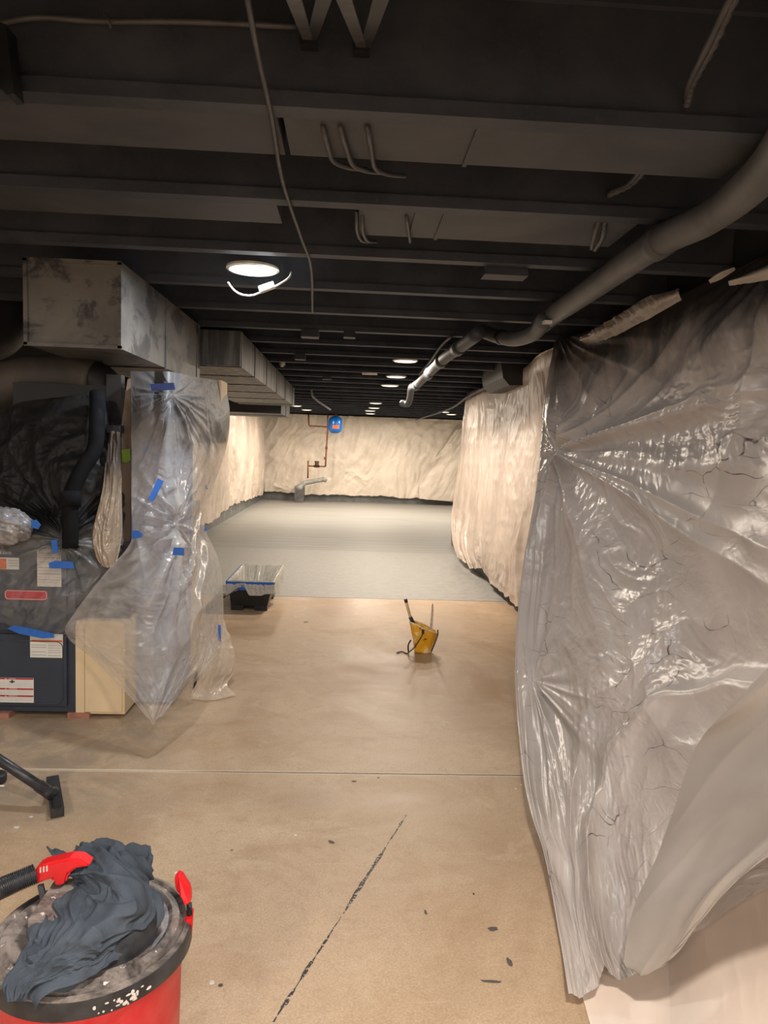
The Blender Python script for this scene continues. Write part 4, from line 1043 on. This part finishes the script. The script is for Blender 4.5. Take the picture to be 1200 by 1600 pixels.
tape([(247, 747, 3.36), (256, 752, 3.36), (241, 781, 3.33), (238, 784, 3.33), (232, 780, 3.33)], M_BLUE, 'slanting blue tape piece halfway up the clear cover', group='blue masking tape pieces')
tape([(206, 829, 3.28), (216, 829, 3.28), (223, 834, 3.28), (221, 840, 3.28), (207, 842, 3.28)], M_BLUE, 'blue tape on the left edge of the clear cover', group='blue masking tape pieces')
tape([(272, 855, 3.24), (288, 856, 3.24), (288, 868, 3.24), (269, 867, 3.24)], M_BLUE, 'blue tape where the folds of the clear cover gather', group='blue masking tape pieces')
tape([(341, 976, 3.86), (345, 977, 3.86), (345, 1003, 3.86), (341, 1000, 3.86)], M_BLUE, 'narrow upright blue tape low on the right edge of the cover', group='blue masking tape pieces')
tape([(321, 820, 4.3), (324, 828, 4.3), (319, 830, 4.3)], M_BLUE, 'tiny blue tape corner at the right side of the cover, lower one', group='blue masking tape pieces')
tape([(322, 756, 4.5), (325, 764, 4.5), (320, 765, 4.5)], M_BLUE, 'tiny blue tape corner at the right side of the cover, upper one', group='blue masking tape pieces')
tape([(12, 982, 3.34), (22, 977, 3.34), (50, 982, 3.34), (84, 990, 3.34), (85, 996, 3.34), (66, 997, 3.34), (30, 990, 3.34)], M_BLUE, 'long blue tape strip across the furnace under the film', group='blue masking tape pieces')
tape([(76, 880, 3.3), (86, 876, 3.3), (114, 878, 3.3), (116, 888, 3.3), (78, 888, 3.3)], M_BLUE, 'wide blue tape over the striped furnace sticker', group='blue masking tape pieces')
tape([(80, 844, 3.3), (89, 843, 3.3), (91, 863, 3.3), (83, 864, 3.3)], M_BLUE, 'short upright blue tape above the striped furnace sticker', group='blue masking tape pieces')
t = tube('metal_rod', [W(307, 1050, Y=3.72), W(303, 1083, Y=3.70)], 0.007, M_BLACKD, None, 8, 0)
tag(t, 'thin dark metal rod leg behind the point of the cover', 'rod')

# ------------------------------------------------------------------ black bin
t = empty('paint_bin', W(400, 945, Z=0), 'black plastic bin lined with clear film and blue tape by the wet floor edge', 'bin')
b0 = W(361, 953, Z=0.0); b1 = W(417, 955, Z=0.0); yb0 = (b0.y+b1.y)/2; yb1 = yb0+0.56
rz = W(390, 908, Y=yb0-0.04).z
bx0, bx1 = b0.x, b1.x; rx0 = W(356, 905, Y=yb0-0.04).x; rx1 = W(427, 908, Y=yb0-0.04).x
ry0, ry1 = yb0-0.04, W(400, 882, Z=rz).y
def tub(bm, x0, x1, y0, y1, z0, X0, X1, Y0, Y1, z1, th=0.008):
    o0 = [bm.verts.new(p) for p in ((x0, y0, z0), (x1, y0, z0), (x1, y1, z0), (x0, y1, z0))]
    o1 = [bm.verts.new(p) for p in ((X0, Y0, z1), (X1, Y0, z1), (X1, Y1, z1), (X0, Y1, z1))]
    i1 = [bm.verts.new(p) for p in ((X0+th, Y0+th, z1), (X1-th, Y0+th, z1), (X1-th, Y1-th, z1), (X0+th, Y1-th, z1))]
    i0 = [bm.verts.new(p) for p in ((x0+th, y0+th, z0+th), (x1-th, y0+th, z0+th), (x1-th, y1-th, z0+th), (x0+th, y1-th, z0+th))]
    for a, b in ((o0, o1), (o1, i1), (i1, i0)):
        for i in range(4): bm.faces.new((a[i], a[(i+1) % 4], b[(i+1) % 4], b[i]))
    bm.faces.new(list(reversed(o0))); bm.faces.new(i0)
bm = bmesh.new(); tub(bm, bx0, bx1, yb0, yb1, 0.035, rx0, rx1, ry0, ry1, rz)
bmesh.ops.recalc_face_normals(bm, faces=bm.faces); bmobj('tub', bm, M_BLACK, t, bevel=0.004)
for fx, fy in ((bx0, yb0), (bx1-0.1, yb0), (bx0, yb1-0.1), (bx1-0.1, yb1-0.1)):
    box('foot', (fx, fx+0.1, fy, fy+0.1, 0, 0.04), M_BLACK, t, 0.003)
zt = rz-0.075
bm = bmesh.new()
def lerp(a, b, k_): return a+(b-a)*k_
tk = (zt-0.035)/(rz-0.035)
tX0, tX1, tY0, tY1 = lerp(bx0, rx0, tk), lerp(bx1, rx1, tk), lerp(yb0, ry0, tk), lerp(yb1, ry1, tk)
e = 0.016
lo = [bm.verts.new(p) for p in ((tX0-e, tY0-e, zt), (tX1+e, tY0-e, zt), (tX1+e, tY1+e, zt), (tX0-e, tY1+e, zt))]
hi = [bm.verts.new(p) for p in ((rx0-e, ry0-e, rz-0.004), (rx1+e, ry0-e, rz-0.004), (rx1+e, ry1+e, rz-0.004), (rx0-e, ry1+e, rz-0.004))]
for i in (0, 3): bm.faces.new((lo[i], lo[(i+1) % 4], hi[(i+1) % 4], hi[i]))
bmobj('blue_tape', bm, M_BLUE, t)
MP_LIN = m_plastic('bin_liner_film', (226, 222, 212), 0.78, 0.25, 0.6, trl=0.3, bs=16.0, gloss=1.0)
# liner: inside walls and ragged skirt outside
nU = 240
def liner():
    per = []
    cs = [(rx0, ry0), (rx1, ry0), (rx1, ry1), (rx0, ry1)]
    for i in range(4):
        (ax, ay), (bx_, by_) = cs[i], cs[(i+1) % 4]
        for k_ in range(nU//4):
            q_ = k_/(nU//4); per.append((lerp(ax, bx_, q_), lerp(ay, by_, q_), i))
    per.append(per[0])
    cx, cy = (rx0+rx1)/2, (ry0+ry1)/2
    rws = []
    q4 = nU//4
    for t_, ins, dz in ((1.0, 0.014, 0), (0.8, 0.014, 0), (0.5, 0.012, 0), (0.25, 0.010, 0), (0.02, 0.010, 0.0), (0.0, -0.002, 0.005), (0.0, -0.006, -0.01)):
        X0, X1, Y0, Y1 = lerp(rx0, bx0, t_)+ins, lerp(rx1, bx1, t_)-ins, lerp(ry0, yb0, t_)+ins, lerp(ry1, yb1, t_)-ins
        z_ = lerp(rz, 0.05, t_)+dz
        row = []
        for x, y, i_ in per:
            row.append(Vector((lerp(X0, X1, (x-rx0)/(rx1-rx0)), lerp(Y0, Y1, (y-ry0)/(ry1-ry0)), z_)))
        rws.append(row)
    return rws, per
rws, per = liner()
nz5 = Noise(77)
verts = []; nv_ = len(rws)+4
for r_i, r in enumerate(rws):
    for j, p in enumerate(r):
        a_ = j/len(r)*40
        n_ = float(nz5.ridge(np.array([a_]), np.array([r_i*0.35]), 2)[0])
        dirv = Vector(((rx0+rx1)/2, (ry0+ry1)/2, 0))-Vector((p.x, p.y, 0)); dirv.normalize()
        verts.append(p + dirv*0.012*(n_+0.4)*(1 if r_i < 4 else 0.1))
for s_i in range(1, 5):
    for j, p in enumerate(rws[-1]):
        a_ = j/len(rws[-1])*26
        ln = 0.035+0.11*max(0, float(nz5.n(np.array([a_*0.9]), np.array([1.5]))[0])*0.8+0.35)
        dirv = Vector((p.x, p.y, 0))-Vector(((rx0+rx1)/2, (ry0+ry1)/2, 0)); dirv.normalize()
        n_ = float(nz5.ridge(np.array([a_*1.8]), np.array([s_i*0.6]), 2)[0])
        verts.append(Vector((p.x, p.y, p.z - ln*s_i/4)) + dirv*(0.008+0.010*n_))
m_ = len(rws[0]); fc = [(r*m_+j, r*m_+j+1, (r+1)*m_+j+1, (r+1)*m_+j) for r in range(nv_-1) for j in range(m_-1)]
me = bpy.data.meshes.new('liner'); me.from_pydata([tuple(v) for v in verts], [], fc)
uvl = me.uv_layers.new(name='uv')
for l in me.loops: uvl.data[l.index].uv = ((l.vertex_index % m_)/m_*1.8, (l.vertex_index//m_)*0.04)
link('liner', me, MP_LIN, t)
tube('wire_handle', [Vector((rx0-0.01, ry0+0.06, rz-0.11)), Vector((rx0-0.02, ry0-0.05, rz-0.13)), W(374, 918, Y=yb0-0.06)], 0.004, M_CABLE, t, 8)
box('side_tag', (rx0-0.075, rx0-0.005, yb0, yb0+0.02, 0.14, 0.20), M_WHITE, t, 0.002)['label'] = 'white tag on the left side'

# ------------------------------------------------------------------ yellow pail with brush and stick
pc = W(661, 1019, Z=0)
t = empty('paint_pail', pc, 'small yellow paint pail with grey straps on the bare concrete', 'pail')
YP = pc.y
sc = YP/f
bm = bmesh.new(); nS = 48; rings = []
def pail_ring(k_, ins=0.0):
    # k 0 bottom .. 1 rim ; rim slopes: high on the left
    out = []
    for i in range(nS):
        a = 2*math.pi*i/nS
        rx = lerp(13.5, 21, k_)*sc - ins; ry = lerp(11, 17, k_)*sc - ins
        x = math.cos(a); y = math.sin(a)
        ln = 0.92+0.08*abs(math.cos(2*a))
        lob = 1.0 - 0.10*(1-k_)*max(0, -math.sin(a))**8     # pinched front foot
        zt_ = lerp(0, (41-8.5*x)*sc, k_)
        spout = (1+0.22*max(0, -x)**3*k_)
        out.append(Vector((pc.x + (lerp(0, 1.5, k_)*sc) + rx*x*ln*spout, pc.y+ry*y*lob, zt_+0.001)))
    return out
for k_ in (0, 0.06, 0.3, 0.45, 0.5, 0.8, 0.93, 1.0): rings.append(pail_ring(k_, 0.003 if k_ == 0.45 else 0))
rings.append([p+(Vector((pc.x, pc.y, p.z))-p).normalized()*0.006 for p in rings[-1]])
for k_ in (0.9, 0.35): rings.append(pail_ring(k_, 0.006))
V = [[bm.verts.new(p) for p in r] for r in rings]
for a, b in zip(V, V[1:]):
    for i in range(nS): bm.faces.new((a[i], a[(i+1) % nS], b[(i+1) % nS], b[i]))
bm.faces.new(list(reversed(V[0]))); bm.faces.new(V[-1])
bmesh.ops.recalc_face_normals(bm, faces=bm.faces)
bmobj('bucket', bm, M_YEL, t, smooth=True)
rim = pail_ring(1.0)
bm = bmesh.new(); add_tube(bm, rim+[rim[0].copy()], 0.004, 8, False); bmobj('rim', bm, simple('dried_paint_rim', sr(228, 206, 168), 0.5), t, smooth=True)
bm = bmesh.new(); bm.faces.new([bm.verts.new(p) for p in pail_ring(0.82, 0.007)]); bmobj('paint', bm, simple('grey_floor_paint', sr(118, 118, 114), 0.3, scale=30), t)
tube('strap', [W(661, 985, Y=YP-0.085), W(660, 992, Y=YP-0.088), W(654, 1002, Y=YP-0.075), W(647, 1012, Y=YP-0.062), W(640, 1018, Y=YP-0.07), W(636, 1021, Z=0.006), W(628, 1018, Z=0.006), W(620, 1020, Z=0.006)], 0.0045, M_CABLE, t, 8)
tube('strap', [W(642, 1000, Y=YP-0.03), W(638, 1008, Y=YP-0.05), W(638, 1018, Z=0.01)], 0.005, M_BLACK, t, 8)
tube('strap', [W(684, 984, Y=YP-0.02), W(684, 992, Y=YP-0.03), W(679, 1006, Y=YP-0.05), W(674, 1018, Y=YP-0.05)], 0.0045, M_BLACKD, t, 8)
c = W(661, 987, Y=YP-0.09); box('clasp', (c.x-0.008, c.x+0.008, c.y-0.006, c.y+0.006, c.z-0.014, c.z+0.016), M_BLACK, t, 0.002)
t = empty('paint_brush', W(640, 975, Y=YP), 'dirty brush with a worn handle leaning left out of the yellow pail', 'brush')
a, b = W(634, 938, Y=YP-0.01), W(641, 964, Y=YP-0.01)
tube('handle', [a, lerp(a, b, 0.12), lerp(a, b, 0.5), lerp(a, b, 0.85), b], 0.0095, M_WOODL, t, 12)
tube('handle_tip', [a+Vector((-0.0015, 0, 0.008)), lerp(a, b, 0.12)], 0.0115, M_BLACK, t, 12, 0)
tube('ferrule', [b, W(646, 974, Y=YP)], 0.013, M_BLACKD, t, 12, 0)
tube('bristles', [W(646, 974, Y=YP), W(650, 984, Y=YP)], 0.014, M_CABLE, t, 12, 0)
t = prism('stir_stick', [W(671.5, 984, Y=YP), W(675.5, 984, Y=YP), W(677.5, 956, Y=YP), W(677, 943.5, Y=YP), W(675, 943.5, Y=YP), W(674, 956, Y=YP)], (0, 0.006, 0), simple('paint_stained_stick', sr(188, 170, 156), 0.7, var=0.3, scale=40))
tag(t, 'pale stir stick standing at the right side of the yellow pail', 'stick')

# ------------------------------------------------------------------ red can vacuum
zl = 0.45
A = W(300, 1432, Z=zl); Bt = W(62, 1567, Z=zl)
# fit circle: rightmost and nearest points
cy = A.y; Rc = 0.0
best = None
for i in range(200):
    r = 0.12+i*0.0008
    cx_, cy_ = A.x-r*math.cos(0.0), None
    for jj in range(60):
        ang = -0.5+jj*0.015
        cx_ = A.x - r*math.cos(ang); cy_ = A.y - r*math.sin(ang)
        # rightmost ray tangent & pass through Bt
        e1 = abs(math.hypot(Bt.x-cx_, Bt.y-cy_)-r)
        tx = A.x/A.y  # viewing direction slope tangent condition
        nrm = Vector((math.cos(ang), math.sin(ang))); tg = Vector((A.x, A.y)).normalized()
        e2 = abs(nrm.dot(tg))
        nb = Vector((Bt.x-cx_, Bt.y-cy_)).normalized(); 
        e3 = abs(nb.x - 0.0)*0.1
        sc_ = e1*6 + e2 + e3
        if best is None or sc_ < best[0]: best = (sc_, cx_, cy_, r)
_, cx, cy, Rc = best
print('CAN', cx, cy, Rc)
t = empty('shop_vacuum', (cx, cy, 0), 'red can vacuum with a dusty black lid at the bottom left', 'vacuum')
lathe('drum', [(0, 0), (Rc*0.80, 0), (Rc*0.82, 0.01), (Rc*0.86, zl*0.4), (Rc*0.875, zl*0.42), (Rc*0.90, zl*0.86), (Rc*0.93, zl*0.88), (Rc*0.93, zl-0.033), (0, zl-0.033)], (cx, cy, 0), M_CAN, t, 72)
lid = lathe('lid', [(Rc*0.95, zl-0.034), (Rc*1.0, zl-0.032), (Rc*1.0, zl-0.012), (Rc*0.985, zl), (Rc*0.94, zl+0.003), (Rc*0.91, zl-0.004), (Rc*0.89, zl-0.006), (Rc*0.87, zl+0.004), (Rc*0.8, zl+0.008), (Rc*0.76, zl+0.002), (Rc*0.5, zl+0.006), (0, zl+0.008)], (cx, cy, 0), M_LID, t, 72)
lathe('lid_rim', [(Rc*0.96, zl-0.034), (Rc*1.004, zl-0.033), (Rc*1.004, zl-0.010), (Rc*0.99, zl-0.002)], (cx, cy, 0), M_BLACKD, lid, 72)
lathe('motor_dome', [(Rc*0.52, zl+0.004), (Rc*0.5, zl+0.03), (Rc*0.46, zl+0.042), (Rc*0.3, zl+0.05), (0, zl+0.052)], (cx+0.03, cy-0.02, 0), M_BLACKD, lid, 48)
box('motor_cover', (cx-0.09, cx+0.02, cy-0.06, cy+0.06, zl+0.005, zl+0.06), M_LID, lid, 0.012)
prism('post', [W(58, 1385, Z=zl+0.07), W(66, 1383, Z=zl+0.07), W(82, 1440, Z=zl+0.03), W(72, 1443, Z=zl+0.03)], (0, 0.006, 0), M_BLACKD, lid)
# right latch handle
al_ = W(285, 1392, Z=zl+0.02)
prism('latch_handle', [W(272, 1371, Y=A.y+0.03), W(281, 1368, Y=A.y+0.03), W(296, 1392, Y=A.y+0.01), W(297, 1414, Y=A.y), W(288, 1418, Y=A.y), W(283, 1404, Y=A.y+0.01), W(274, 1390, Y=A.y+0.03)], (0.0, 0.022, 0), M_RED, t, 0.003)['label'] = 'raised red latch handle'
prism('latch_clip', [W(292, 1416, Y=A.y-0.01), W(301, 1422, Y=A.y-0.01), W(300, 1440, Y=A.y-0.01), W(293, 1446, Y=A.y-0.01)], (-0.008, 0.03, 0), M_BLACK, t, 0.003)
prism('latch_base', [W(288, 1440, Y=A.y-0.02), W(301, 1436, Y=A.y-0.02), W(300, 1460, Y=A.y-0.02), W(291, 1470, Y=A.y-0.02), W(278, 1478, Y=A.y-0.02)], (-0.006, 0.04, 0), M_RED, t, 0.003)
# paint smear on the rim
sm = simple('white_paint_smear', sr(206, 200, 196), 0.6)
bm = bmesh.new()
for i in range(26):
    an = math.radians(-52+random.gauss(0, 7)); z = zl-0.012-random.random()*0.018; r = Rc+0.0012
    w_, h_ = random.uniform(0.0015, 0.006), random.uniform(0.001, 0.004)
    c_ = Vector((cx+r*math.cos(an), cy+r*math.sin(an), z)); tg = Vector((-math.sin(an), math.cos(an), 0))
    bm.faces.new([bm.verts.new(c_+tg*w_*math.cos(q_)*random.uniform(.6, 1)+Vector((0, 0, h_*math.sin(q_)))) for q_ in [i_*math.pi/4 for i_ in range(8)]])
bmobj('paint_smears', bm, sm, lid)
# hose and red grip
t = empty('vacuum_hose', W(30, 1372, Z=zl+0.09), 'grey ribbed vacuum hose with a red grip lying over the can lid', 'hose')
pp = catmull([W(-90, 1425, Z=zl+0.085), W(-30, 1402, Z=zl+0.085), W(15, 1382, Z=zl+0.085), W(55, 1365, Z=zl+0.09)], 60)
rr_ = [0.0175*(1+0.09*math.sin(i*1.35)) for i in range(len(pp))]
bm = bmesh.new(); add_tube(bm, pp, rr_, 20); bmobj('ribbed_hose', bm, M_BLACKD, t, smooth=True)
zg = zl+0.095; Yg = W(95, 1365, Z=zg).y
grip = [(52, 1362), (60, 1353), (108, 1342), (124, 1343), (141, 1354), (118, 1358), (106, 1367), (102, 1381), (86, 1387), (82, 1374), (70, 1377), (54, 1384)]
prism('grip', [W(x, y, Y=Yg) for x, y in grip], (0.0, 0.03, 0.0), M_RED, t, 0.004)['label'] = 'bright red moulded grip'
bm = bmesh.new()
for k_ in range(3):
    a_ = W(62+k_*5, 1356-k_*1.2, Y=Yg-0.001); add_box(bm, a_.x, a_.x+0.0025, Yg-0.0012, Yg+0.002, a_.z-0.010, a_.z)
bmobj('grip_ribs', bm, sm, t)

# dark cotton shirt thrown over the lid
rows = [
  [(78, 1330, .05), (118, 1324, .075), (160, 1318, .085), (200, 1320, .08), (233, 1326, .055)],
  [(92, 1352, .07), (130, 1345, .10), (168, 1340, .105), (205, 1345, .09), (236, 1362, .04)],
  [(112, 1368, .07), (150, 1368, .10), (180, 1370, .11), (212, 1378, .08), (228, 1384, .03)],
  [(122, 1384, .06), (158, 1390, .10), (190, 1393, .11), (222, 1396, .07), (244, 1402, .02)],
  [(105, 1404, .06), (150, 1412, .09), (188, 1416, .10), (222, 1424, .07), (249, 1432, .012)],
  [(78, 1428, .05), (125, 1436, .08), (165, 1442, .09), (200, 1450, .06), (230, 1456, .012)],
  [(52, 1450, .035), (95, 1462, .07), (140, 1470, .08), (178, 1474, .055), (205, 1478, .012)],
  [(42, 1478, .025), (80, 1488, .055), (118, 1498, .06), (152, 1504, .04), (170, 1506, .012)],
  [(28, 1508, .02), (58, 1516, .04), (90, 1522, .045), (122, 1530, .03), (142, 1532, .01)],
  [(8, 1536, .014), (32, 1540, .03), (58, 1542, .03), (82, 1546, .02), (104, 1546, .01)],
  [(14, 1562, .006), (28, 1564, .012), (44, 1562, .012), (58, 1558, .01), (74, 1554, .008)]]
G = [[W(x, y, Z=zl+z) for x, y, z in r] for r in rows]
def shdisp(a, b, u, v, nz):
    w = nz.fbm(a*5, b*5, 3)
    d = nz.ridge(a*11+b*3+w*2.2, b*6-a*4+w, 3)*0.022 + nz.ridge(a*24+w*4, b*13+w*3, 2)*0.006 - 0.006
    return d
s = drape('shirt', G, 240, 320, shdisp, M_DROPS, seed=101)
m_ = s.modifiers.new('solid', 'SOLIDIFY'); m_.thickness = 0.003; m_.offset = -1
tag(s, 'crumpled dark grey cotton shirt thrown over the vacuum lid', 'shirt')

# ------------------------------------------------------------------ floor nozzle with wand, lower left
t = empty('vacuum_wand', W(86, 1262, Z=0), 'black vacuum wand resting on its floor nozzle at the left edge', 'vacuum wand')
nz0 = W(90, 1278, Z=0.0); nz1 = W(82, 1226, Z=0.0)
dirn = (nz1-nz0).normalized(); sd = Vector((dirn.y, -dirn.x, 0)); L_ = (nz1-nz0).length
Mx = Matrix(((sd.x, dirn.x, 0, nz0.x), (sd.y, dirn.y, 0, nz0.y), (0, 0, 1, 0.002), (0, 0, 0, 1)))
box('nozzle', (-0.022, 0.022, 0.0, L_, 0, 0.034), M_BLACKD, t, 0.006, Mx)
box('nozzle_cap', (-0.013, 0.013, 0.006, L_*0.45, 0.032, 0.046), M_BLACK, t, 0.003, Mx)
j_ = W(80, 1240, Z=0.055)
tube('neck', [Mx @ Vector((0, L_*0.62, 0.02)), j_], 0.021, M_BLACKD, t, 16, 0)
tube('wand', [W(-60, 1146, Z=0.24), W(0, 1188, Z=0.15), j_], 0.0185, M_BLACKD, t, 20, 0)
tube('collar', [W(60, 1227, Z=0.075), j_+Vector((0.003, 0, -0.004))], 0.0215, M_BLACKD, t, 20, 0)
c = W(0, 1222, Z=0.0)
t = lathe('caster_wheel', [(0, 0), (0.030, 0), (0.036, 0.006), (0.036, 0.03), (0.03, 0.036), (0.016, 0.036), (0.014, 0.030), (0, 0.030)], (c.x-0.012, c.y, 0.0), M_BLACKD, None, 32)
tag(t, 'round black wheel rim on the floor at the left photo edge', 'wheel')
p_ = W(4, 1228, Z=0.037)
t2 = box('rim_mark', (p_.x-0.012, p_.x+0.006, p_.y-0.004, p_.y+0.004, 0.0365, 0.038), M_WHITE, t, 0.0005)  # small white mark on the wheel rim

# ------------------------------------------------------------------ paint chips and marks on the floor
def chip(px, py, w, d, ang, lab, seed, mat=M_CHIP):
    c = W(px, py, Z=0.0)
    r = random.Random(seed); n_ = 16
    bm = bmesh.new()
    pts_ = []
    for i in range(n_):
        a = 2*math.pi*i/n_; k_ = r.uniform(0.75, 1.1)
        x, y = w/2*math.cos(a)*k_, d/2*math.sin(a)*k_
        pts_.append(Vector((c.x+x*math.cos(ang)-y*math.sin(ang), c.y+x*math.sin(ang)+y*math.cos(ang), 0.0004)))
    a = [bm.verts.new(p) for p in pts_]; b = [bm.verts.new(p+Vector((0, 0, 0.0016))) for p in pts_]
    bm.faces.new(list(reversed(a))); bm.faces.new(b)
    for i in range(n_): bm.faces.new((a[i], a[(i+1) % n_], b[(i+1) % n_], b[i]))
    tag(bmobj('paint_chip', bm, mat), lab, 'paint chip', 'grey paint chips on the concrete')
chip(770, 1452, 0.030, 0.018, 0.1, 'rounded grey paint chip, right of the diagonal crack', 1)
chip(796, 1504, 0.013, 0.034, 0.1, 'upright oblong grey chip near the flap of plastic', 2)
chip(768, 1534, 0.058, 0.008, -0.1, 'long thin grey scrap, lowest mark on the right floor', 3)
chip(518, 1316, 0.026, 0.014, -0.6, 'grey leaf-shaped chip left of the crack top', 4)
chip(665, 1426, 0.007, 0.020, 0.2, 'narrow grey chip between the crack and the rounded chip', 5)
chip(553, 1221, 0.020, 0.008, 0, 'tiny chip just in front of the straight saw cut', 6)
chip(740, 1397, 0.006, 0.008, 0, 'tiny black speck behind the rounded chip', 7, M_BLACK)
chip(478, 972, 0.035, 0.02, 0.2, 'small black speck in front of the black bin', 8, M_BLACK)
chip(26, 1293, 0.022, 0.014, 0, 'pale round drip near the floor nozzle', 9, sm)
chip(331, 1536, 0.014, 0.016, 0, 'pale paint drip on the floor right of the red can', 10, sm)
